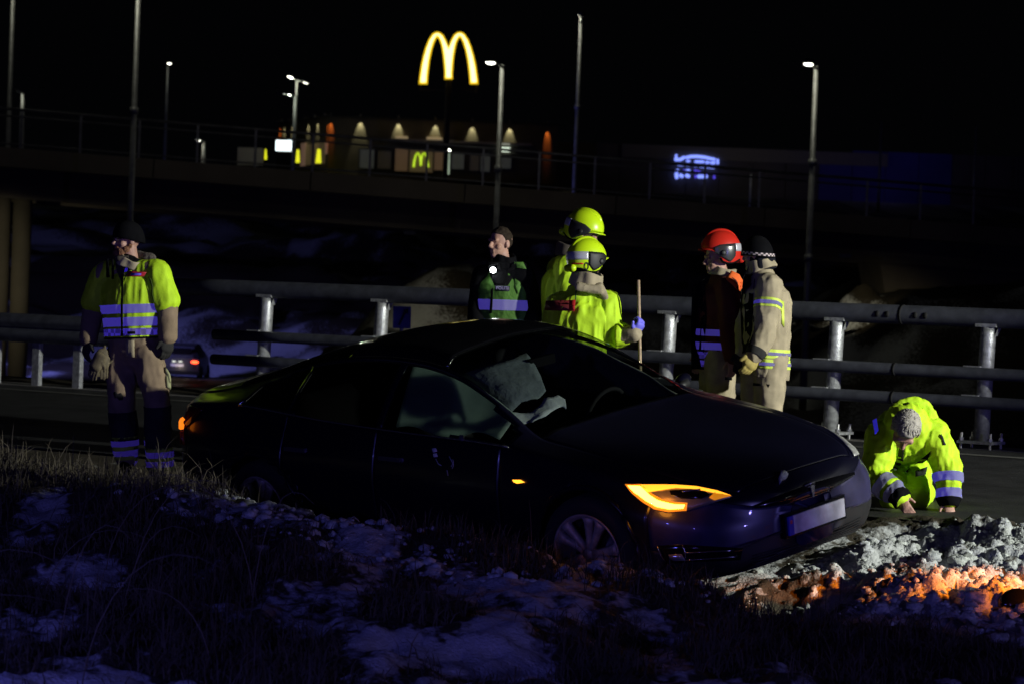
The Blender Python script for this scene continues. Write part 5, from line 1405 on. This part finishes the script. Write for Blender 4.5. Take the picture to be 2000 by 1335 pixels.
# ---------------------------------------------------------------- police officer with a chest lamp
d = 22.6
J = dict(pel=W(980, 690, d), chest=W(979, 570, d), neck=W(986, 519, d), shR=W(941, 541, d + .05), shL=W(1022, 537, d - .05), elR=W(930, 610, d), elL=W(1044, 600, d), wrR=W(935, 660, d - .15), wrL=W(1030, 655, d - .15),
         hipR=W(960, 696, d), hipL=W(1003, 696, d), knR=W(956, 800, d), knL=W(1006, 800, d), anR=W(956, 890, d), anL=W(1010, 890, d)); stand(J, d)
gloveset(J, 'R', (.3, -.5, -.8), (-1, 0, 0), (0, -1, 0)); gloveset(J, 'L', (-.3, -.5, -.8), (1, 0, 0), (0, -1, 0))
p = Person('police officer in dark jacket and green vest with a bright lamp on his chest', J, (-.25, -.97, 0), W(977, 475, d), (-.72, -.69, 0))
Gar('trousers', p.o, p.legs(.115, .09, .08, .99), navy, .014, 4, .006, (7, 7, 9), 21); p.boots()
jk = Gar('jacket', p.o, p.torso(.20, .215, .62) + p.arms(.085, .075, .06, .97), blk, .012, 5, .007, (8, 8, 8), 22)
up = (J['neck'] - J['pel']).normalized(); polg = M('police_vest_green', (.065, .17, .022), .75, var=.1, bump=.4, bscale=30)
ve = Gar('vest', p.o, [(J['pel'] - up * .02, J['chest'], .218, .228, .64, p.l), (J['chest'], J['chest'].lerp(J['neck'], .45), .225, .17, .66, p.l)], polg, .011, 5, .006, (9, 9, 3), 23, cuts=((W(978, 668, d), -up),))
ve.tape('reflective_tape', W(980, 596, d), up, .042, silver, None, None, .005)
ve.patch('open_front', [(950, 512), (1008, 512), (1003, 540), (992, 558), (966, 558), (958, 540)], blk, d, .004)
ve.patch('zip', [(961, 535), (965, 535), (961, 612), (956, 612)], blk, d, .008, 1)
ve.patch('name_label', [(967, 558), (996, 559), (995, 569), (966, 567)], M('label_navy', (.01, .01, .03), .6), d, .010)
def text_on(gar, body, px, py, d, h, mat, parent, nx=None, bold=0.0, name='lettering'):
    c = bpy.data.curves.new('t', 'FONT'); c.body = body; c.size = h; c.align_x = 'CENTER'; c.align_y = 'CENTER'; c.extrude = .001; c.offset = bold
    o = bpy.data.objects.new('t', c); COL.objects.link(o); me = bpy.data.meshes.new_from_object(o.evaluated_get(bpy.context.evaluated_depsgraph_get())); bpy.data.objects.remove(o); bpy.data.curves.remove(c)
    q = gar.at(px, py, d) - FWD * .012; ax = Matrix((RGT, UPV, -FWD)).transposed().to_4x4(); ax.translation = q - ORG[parent.name]
    me.transform(ax); me.materials.append(mat); return link(name, me, parent, ORG[parent.name])
text_on(ve, 'POLITI', 981, 563, d, .034, M('print_lilac', (.30, .26, .5), .6), ve.o)
ve.patch('shoulder_panel', [(1004, 512), (1022, 512), (1030, 530), (1018, 560), (1012, 575), (1006, 560)], polg, d, .010)
p.collar(.085, .11, blk, (-.05, -.05, 0), 0, 9, .025)
# cropped hair as a cap over the skull
def hair(P, mat, low=-.02, size=1.0, amp=.004, front=.018):
    c = P.hc; _, f, l, u = P.head; V = []; F = []; N = 36; K = 12
    for j in range(K):
        for i in range(N):
            a = 2 * math.pi * i / N; e = front + .015 if math.cos(a) > .35 else (low - .03 * (1 if math.cos(a) < -.2 else 0)); e = float(np.interp(math.cos(a), [-1, -.25, .12, .45, 1], [-.075, -.045, -.005, .062, .078]))
            z0 = e - .030; th0 = math.asin(max(-.95, min(.95, z0 / .102))); th = th0 + (math.pi / 2 - th0) * j / (K - 1)
            V.append(c + f * (-.012 + .104 * size * math.cos(a) * math.cos(th)) + l * (.083 * size * math.sin(a) * math.cos(th)) + u * (.030 + .105 * size * math.sin(th)))
    for j in range(K - 1):
        for i in range(N): F.append((j * N + i, j * N + (i + 1) % N, (j + 1) * N + (i + 1) % N, (j + 1) * N + i))
    V = np.array(V); V = V + fbm(V * 45, 2, 5)[:, None] * amp * (V - np.array(c)) / .1
    o = mk('hair', V, F, mat, P.o); o.modifiers.new('t', 'SOLIDIFY').thickness = .004; return o
hair(p, M('dark_hair', (.028, .020, .014), .9, var=.5, scale=90, bump=.3, bscale=200, spec=.1), size=.97, amp=.005)
q = ve.at(963, 528, d) - FWD * .03
tc_ = empty('chest_lamp', q, 'dazzling white clip-on lamp on the chest of the police officer', 'lamp')
b = MB(); b.tube([q + FWD * .02, q], .028, 14); b.out('housing', blackp, tc_, True); b = MB(); b.ell(q - FWD * .004, (RGT * .022, UPV * .022, FWD * .010)); b.out('led', glow('torch_led', (.93, 1, 1), 60), tc_, True)
lamp('torch_beam', 'POINT', q - FWD * .10 + Vector((.02, 0, -.05)), .2, (.9, 1, .95), radius=.02)

# ---------------------------------------------------------------- rear firefighter with yellow helmet, facing right
hy = M('helmet_yellow', (.55, .80, .01), .32, var=.03, spec=.5)
d = 22.6
J = dict(pel=W(1100, 670, d), chest=W(1098, 560, d), neck=W(1112, 498, d), shR=W(1108, 525, d - .20), shL=W(1092, 525, d + .20), elR=W(1110, 600, d - .30), elL=W(1130, 600, d + .28), wrR=W(1180, 606, d - .28), wrL=W(1180, 610, d + .25),
         hipR=W(1102, 690, d - .1), hipL=W(1098, 690, d + .1), knR=W(1104, 795, d - .1), knL=W(1106, 795, d + .1), anR=W(1100, 885, d - .1), anL=W(1096, 885, d + .1)); stand(J, d)
gloveset(J, 'R', (.75, -.1, -.5), (0, -.9, .45), (.3, -.2, 1), 1.0, .6); gloveset(J, 'L', (.9, .1, -.35), (0, .9, .4), (.3, .2, 1), 1.0, .5)
p = Person('firefighter in yellow helmet facing right, half hidden behind the other yellow helmet', J, (.96, -.28, 0), W(1142, 462, d), (.90, -.38, -.2), (.12, 0, 1))
Gar('trousers', p.o, p.legs(.125, .1, .09), tan, .014, 4, .006, (7, 7, 9), 31); p.boots()
jk = Gar('jacket', p.o, p.torso(.215, .225, .70) + p.arms(.10, .085, .07, .9), yel, .010, 4, .017, (13, 13, 2.8), 32)
p.gloves(bluegl, 1.15)
p.collar(.10, .10, M('dark_brown_cloth'), (.1, 0, 0), .01, 14, .03)
helmet(p, W(1142, 445, d), (.86, -.42, -.28), (.25, -.05, 1), hy, 1.02)
def eyes(P):
    for q in (-1, 1):
        b = MB(); b.ell(P.head[0](.086, .032 * q, -.004), (P.head[1] * .010, P.head[2] * .012, P.head[3] * .009), 10, 8); b.out('eye', M('eye_white', (.5, .48, .45), .3), P.o, True)

# ---------------------------------------------------------------- front firefighter with yellow helmet, back to us, holding a staff
d = 21.7
J = dict(pel=W(1128, 690, d), chest=W(1130, 620, d), neck=W(1146, 552, d), shR=W(1186, 592, d - .02), shL=W(1092, 594, d + .05), elR=W(1194, 655, d - .06), elL=W(1082, 680, d + .02), wrR=W(1240, 652, d - .16), wrL=W(1100, 720, d - .15),
         hipR=W(1148, 700, d), hipL=W(1104, 700, d), knR=W(1150, 805, d), knL=W(1102, 805, d), anR=W(1148, 895, d), anL=W(1100, 895, d)); stand(J, d)
gloveset(J, 'R', (.45, -.15, .8), (.7, -.6, 0), (-.5, -.5, .5), 1.0, 1.0); gloveset(J, 'L', (.1, .2, -1), (-1, 0, 0), (0, 1, 0))
J['ftR'] = J['anR'] + Vector((.08, .14, -.055)); J['ftL'] = J['anL'] + Vector((.05, .15, -.055))
p = Person('firefighter in yellow helmet seen from behind, blue-gloved hand gripping a staff', J, (.35, .94, 0), W(1146, 520, d), (.80, .60, 0), (-.05, -.05, 1))
Gar('trousers', p.o, p.legs(.125, .1, .09), tan, .014, 4, .006, (7, 7, 9), 41); p.boots()
sl = [(J['shR'], J['elR'], .105, .095), (J['elR'], J['elR'].lerp(J['wrR'], .40), .092, .088), (J['shL'], J['elL'], .10, .09), (J['elL'], J['wrL'], .085, .07)]
jk = Gar('jacket', p.o, p.torso(.235, .25, .64) + sl, yel, .0095, 4, .016, (12, 12, 3), 42)
cf = Gar('sleeve_cuff', p.o, [(J['elR'].lerp(J['wrR'], .30), J['wrR'], .070, .066)], tan, .010, 3, .006, (16, 16, 16), 43)
p.gloves(bluegl, 1.15, 'R')
jk.patch('back_label', [(1066, 588), (1124, 586), (1122, 608), (1064, 606)], M('label_dark_red', (.14, .012, .015), .6), d, .026, 1); jk.patch('back_label_end', [(1112, 587), (1124, 586), (1122, 608), (1111, 607)], M('label_bright_red', (.55, .02, .02), .6), d, .032, 1)
jk.patch('side_seam', [(1124, 565), (1126, 565), (1125, 590), (1123, 590)], M('seam_green', (.03, .12, .03), .8), d, .012, 1)
p.collar(.115, .115, tan, (.12, -.12, 0), -.005, 18, .03); p.collar(.098, .10, blk, (.1, -.05, 0), .02, 21, .03, 'neck_flap')
mb = MB(); mb.capsule(W(1170, 560, d - .1), W(1184, 585, d - .1), .035, .025); mb.capsule(W(1130, 560, d - .16), W(1170, 566, d - .14), .035, .035); me = voxel(mb, .009, 3); wrinkle(me, .006, (14, 14, 14), 4); me.transform(Matrix.Translation(-p.org)); me.materials.append(tan); link('hood', me, p.o, p.org)
h, S, grid = helmet(p, W(1146, 502, d), (.80, .60, .02), (-.10, -.04, 1), hy, 1.02)
# red line and the figure on the helmet's rear
def on_helm(name, p0, p1, t0, t1, mat, n=6): return grid(name, np.linspace(p0, p1, n), lambda p: np.linspace(t0, t1, 3), mat, h, .0055, .002)
on_helm('red_line', 190, 228, -21, -26, M('line_red', (.5, .02, .01), .5))
V = []; F = []; N = 20
for i in range(N):
    a = 2 * math.pi * i / N
    for r_ in (.66, 1): V.append(S(237 + 6.5 * r_ * math.cos(a) , -33 + 15 * r_ * math.sin(a), .0065))
for i in range(N): F.append((i * 2, i * 2 + 1, ((i + 1) % N) * 2 + 1, ((i + 1) % N) * 2))
mk('figure_0', V, F, M('print_black'), h)
# the staff
t0, t1 = W(1247, 547, d - .16), W(1250, 700, d - .14); dv = (t1 - t0).normalized(); L = (t0.z - ground_z(t1.x, t1.y)) / -dv.z
b = MB(); b.tube([t0, t0 + dv * L * .5, t0 + dv * L], .0125, 10); b.out('wooden_staff', M('ash_wood', (.42, .31, .20), .7, var=.25, scale=30), None, True, org=t0 + dv * L, label='pale wooden staff held upright in a blue glove', category='staff')

# ---------------------------------------------------------------- red helmet, facing left
d = 22.4
J = dict(pel=W(1398, 700, d), chest=W(1402, 592, d), neck=W(1412, 534, d), shR=W(1402, 566, d + .20), shL=W(1420, 562, d - .20), elR=W(1372, 640, d + .25), elL=W(1426, 642, d - .30), wrR=W(1372, 690, d + .1), wrL=W(1430, 700, d - .30),
         hipR=W(1396, 704, d + .1), hipL=W(1406, 704, d - .1), knR=W(1392, 800, d + .1), knL=W(1410, 800, d - .1), anR=W(1396, 890, d + .1), anL=W(1420, 890, d - .1)); stand(J, d)
gloveset(J, 'R', (-.3, 0, -1), (0, 1, 0), (-1, 0, 0)); gloveset(J, 'L', (.05, -.2, -1), (.6, -.8, 0), (-.8, -.6, 0), 1.0, .5)
p = Person('officer in red helmet and dark red jacket with violet reflective bands, facing left', J, (-.93, -.37, 0), W(1400, 505, d), (-.93, -.32, -.15))
Gar('trousers', p.o, p.legs(.125, .1, .09), tan, .012, 4, .008, (7, 7, 9), 51); p.boots()
ja = p.torso(.205, .215, .72) + p.arms(.095, .08, .066, .97)
jk = Gar('jacket', p.o, ja, redc, .011, 5, .009, (9, 9, 4), 52, cuts=((W(1400, 722, d), (0, 0, -1)),))
up = Vector((0, 0, 1))
for y0, hw, mm in ((649, .026, silver), (675, .028, silver), (693, .026, chk), (709, .024, chk)): jk.tape('reflective_tape', W(1385, y0, d), up, hw, mm, (0, 1), (lambda c: (c - CAM).dot(RGT) < (W(1414, 680, d) - CAM).dot(RGT)), .005)
# orange yoke over the shoulders
jk.patch('orange_yoke', [(1418, 545), (1428, 528), (1444, 536), (1452, 550), (1444, 552), (1448, 570), (1440, 566), (1430, 556)], orangec, d, .008)
jk.patch('jacket_front_shade', [(1352, 560), (1376, 545), (1380, 620), (1372, 720), (1350, 720), (1350, 640)], blk, d, .008)  # black patch painting the shaded front of the jacket
p.collar(.092, .075, tan, (.2, 0, 0), -.01, 25, .02)
hr = M('helmet_red', (.55, .022, .012), .35, var=.05)
helmet(p, W(1407, 486, d), (-.93, -.34, -.06), (-.06, 0, 1), hr, 1.02, M('visor_dark', (.03, .03, .032), .25), M('helmet_silver'))

# ---------------------------------------------------------------- tan coat and beanie, facing left
d = 21.8
J = dict(pel=W(1496, 690, d), chest=W(1498, 590, d), neck=W(1488, 524, d), shR=W(1478, 556, d + .18), shL=W(1504, 558, d - .16), elR=W(1460, 640, d + .2), elL=W(1494, 650, d - .26), wrR=W(1452, 690, d + .05), wrL=W(1474, 693, d - .32),
         hipR=W(1480, 706, d + .08), hipL=W(1506, 706, d - .08), knR=W(1474, 805, d + .05), knL=W(1502, 805, d - .1), anR=W(1474, 900, d + .05), anL=W(1506, 900, d - .1)); stand(J, d)
gloveset(J, 'R', (-.3, -.2, -1), (0, 1, 0), (-1, 0, 0)); gloveset(J, 'L', (-.45, -.25, -1), (.5, -.85, 0), (-.85, -.4, 0), 1.1, .5)
p = Person('firefighter in tan turnout coat and dark checked beanie beside the red helmet', J, (-.86, .10, 0), W(1478, 496, d), (-.82, .42, -.12), (-.05, 0, 1))
tr = Gar('trousers', p.o, p.legs(.135, .105, .095), tan, .011, 4, .008, (7, 7, 9), 61); p.boots()
ja = p.torso(.205, .215, .86, low=.13) + p.arms(.10, .09, .072, .95)
jk = Gar('turnout_coat', p.o, ja, tan, .0095, 4, .014, (9, 9, 6), 62, cuts=((W(1500, 737, d), unit(-.10, 0, -1)),))
up = Vector((.03, 0, 1)).normalized(); yt = M('tape_yellow'); rt = lambda c: (c - CAM).dot(RGT) > (W(1478, 680, d) - CAM).dot(RGT)
for y0 in (690, 710):
    jk.tape('tape_band', W(1510, y0, d), up, .036, M('tape_bright', (.62, .78, .10), .6), (0, 1), rt, .004); jk.tape('reflective_tape', W(1510, y0, d), up, .012, silver, (0, 1), rt, .008)
aL = (J['shL'] - J['elL']).normalized()
jk.tape('arm_band', W(1506, 597, d - .2), aL, .035, M('tape_bright'), (5,), None, .004); jk.tape('arm_tape', W(1506, 597, d - .2), aL, .014, silver, (5,), None, .008)
jk.patch('back_strip', [(1526, 587), (1531, 589), (1532, 640), (1527, 632)], M('tape_bright'), d, .008, 1)
jk.tape('cuff', J['elL'].lerp(J['wrL'], .92), (J['elL'] - J['wrL']).normalized(), .03, grey_k, (6,), None, .005)
jk.patch('coat_front_shade', [(1462, 520), (1474, 545), (1470, 590), (1474, 640), (1464, 680), (1450, 690), (1446, 600), (1452, 540)], blk, d, .006)  # shade on the front of the coat, painted as a black patch
p.gloves(M('yellow_glove', (.38, .30, .08), .75, var=.25, scale=25), 1.35, 'L'); p.gloves(grey_k, 1.3, 'R')
p.collar(.098, .085, tan, (-.35, .1, .0), .0, 31, .025); p.collar(.085, .12, navy, (-.1, 0, 0), .02, 33, .03, 'neck_tube')
for pts in ([(1416 + 0, 735), (1430, 736), (1430, 742), (1416, 741)], [(1471, 747), (1486, 748), (1486, 753), (1471, 752)], [(1496, 749), (1504, 750), (1500, 757)]): tr.patch('pocket_tab', pts, blk, d, .02, 1)
beanie(p, blk, M('band_pale', (.55, .45, .45), .8), .015)

# ---------------------------------------------------------------- man with grey hair kneeling at the snow
d = 20.15
J = dict(pel=W(1768, 880, d + .42), chest=W(1772, 850, d + .08), neck=W(1770, 822, d - .05), shR=W(1722, 850, d + .02), shL=W(1822, 846, d + .02), elR=W(1712, 930, d - .10), elL=W(1851, 908, d - .05), wrR=W(1758, 972, d - .25), wrL=W(1853, 980, d - .12),
         hipR=W(1746, 905, d + .42), hipL=W(1790, 905, d + .42), knR=W(1744, 985, d + .05), knL=W(1788, 975, d + .08), anR=W(1740, 1000, d + .50), anL=W(1800, 995, d + .52), ftR=W(1738, 1003, d + .66), ftL=W(1806, 1000, d + .68))
for q in 'RL':
    k_ = J['kn' + q]; k_.z = ground_z(k_.x, k_.y) + .10
    for n_ in ('an', 'ft'): a = J[n_ + q]; a.z = ground_z(a.x, a.y) + .08
gloveset(J, 'R', (.45, -.35, -.7), (-.5, -.6, .5), (.6, -.6, .2), .98, .6); gloveset(J, 'L', (.05, -.45, -.75), (.2, -.7, .6), (-.9, -.2, 0), .98, .55)
p = Person('grey-haired man in yellow suit kneeling and reaching down into the snow', J, (-.05, -.95, -.1), W(1768, 838, d - .25), (-.12, -.40, -.92), (.08, -.88, .40), hk=1.14)
Gar('trousers', p.o, p.legs(.125, .105, .09), yel, .011, 4, .009, (9, 9, 9), 71); p.boots()
ja = [(J['pel'], J['chest'], .22, .24, .66, p.l), (J['chest'], J['neck'], .235, .16, .8, p.l), (J['shR'], J['shL'], .115, .115, .95)] + p.arms(.112, .098, .078, .93)
jk = Gar('jacket', p.o, ja, yel, .0095, 4, .017, (13, 9, 8), 72)
for q, i, ks in (('R', 4, (.42, .80)), ('L', 6, (.35, .78))):
    a, b2 = J['el' + q], J['wr' + q]; dv = (b2 - a).normalized()
    for kk in ks: jk.tape('sleeve_tape', a.lerp(b2, kk), dv, .034, retro('sleeve_tape', (.36, .37, .44), (.5, .45, 1.0)), (i,), None, .005)
    jk.tape('cuff', b2, dv, .03, blk, (i,), None, .006)
jk.patch('front_gap', [(1757, 868), (1766, 866), (1764, 900), (1750, 918), (1742, 915), (1752, 895)], M('lining_and_shadow', (.015, .02, .01), .9), d, .006)
jk.patch('front_seam', [(1800, 895), (1806, 890), (1818, 880), (1812, 896), (1790, 912), (1770, 922), (1768, 920)], blk, d, .008)
jk.patch('waist_shadow', [(1788, 918), (1812, 910), (1808, 926), (1788, 930)], M('lining_and_shadow'), d, .012)  # shadow at the waist painted as a dark patch
jk.patch('shoulder_badge', [(1704, 820), (1712, 816), (1716, 840), (1709, 848)], retro('badge_blue', (.05, .05, .5), (.3, .3, 1)), d, .008, 1)
jk.patch('arm_print', [(1838, 846), (1842, 852), (1845, 862), (1848, 868), (1843, 868), (1841, 858), (1836, 850)], M('print_black'), d, .008, 1)
# big yellow hood thrown back behind his head
mb = MB(); hc = p.hc
P3 = lambda a, r_, dz: W(1770 + r_ * math.cos(a), 835 - r_ * .95 * math.sin(a), d + dz)
arc_ = [P3(a, 46 + 8 * math.sin(2 * a), .02) for a in np.linspace(-.9, 3.6, 14)]
for a, b2 in zip(arc_[:-1], arc_[1:]): mb.capsule(a, b2, .055, .055, .7)
me = voxel(mb, .010, 4); wrinkle(me, .010, (16, 16, 16), 8); me.transform(Matrix.Translation(-p.org)); me.materials.append(yel); me.polygons.foreach_set('use_smooth', [True] * len(me.polygons)); link('hood', me, p.o, p.org)
# full grey hair: shaped cap plus combed locks
greyh = M('grey_hair', (.36, .335, .29), .7, var=.12, scale=30, spec=.2)
hr_ = hair(p, greyh, -.03, 1.20, .008)
_, f_, l_, u_ = p.head; b = MB(); r = random.Random(12)
for k in range(380):
    a = r.uniform(0, 2 * math.pi); th = r.uniform(-.25, 1.45)
    if math.cos(a) > .4 and th < .35: continue
    P0 = lambda a, th, q: p.hc + f_ * (-.012 + (.122 + q) * math.cos(a) * math.cos(th)) + l_ * ((.099 + q) * math.sin(a) * math.cos(th)) + u_ * (.030 + (.122 + q) * math.sin(th))
    da = r.uniform(-.3, .3); pts = [P0(a + da * t, th + (.25 - .6 * t) * .6 + .15, -.001 + .004 * math.sin(math.pi * t)) for t in (0, .35, .7, 1.2)]
    b.tube(pts, [.005, .0062, .005, .001], 6)
b.out('hair_locks', greyh, hr_, True, kind='stuff')

# ================================================================ black wreckage piece, bottom right
c = W(1975, 1228, 16.6); c.z = ground_z(c.x, c.y)
db = empty('plastic_debris', c, 'black broken bumper piece with rounded shell lying in the snow, bottom right', 'debris')
b = MB(); b.ell(c + Vector((.03, 0, .06)), (Vector((.125, .02, .0)), Vector((0, .09, 0)), Vector((0, 0, .10))), 20, 12); me_ = b.out('shell', gloss, db, True)
b = MB(); b.prism([c + Vector((-.125, -.06, .0)), c + Vector((-.03, -.06, -.01)), c + Vector((-.03, -.06, .055)), c + Vector((-.118, -.06, .05))], Vector((.02, .10, 0))); b.out('bracket', blackp, db)
b = MB(); b.tube([c + Vector((-.03, -.05, .03)), c + Vector((.05, -.08, -.01)), c + Vector((.14, -.07, -.03))], .009, 6); b.out('torn_edge', blackp, db, True)
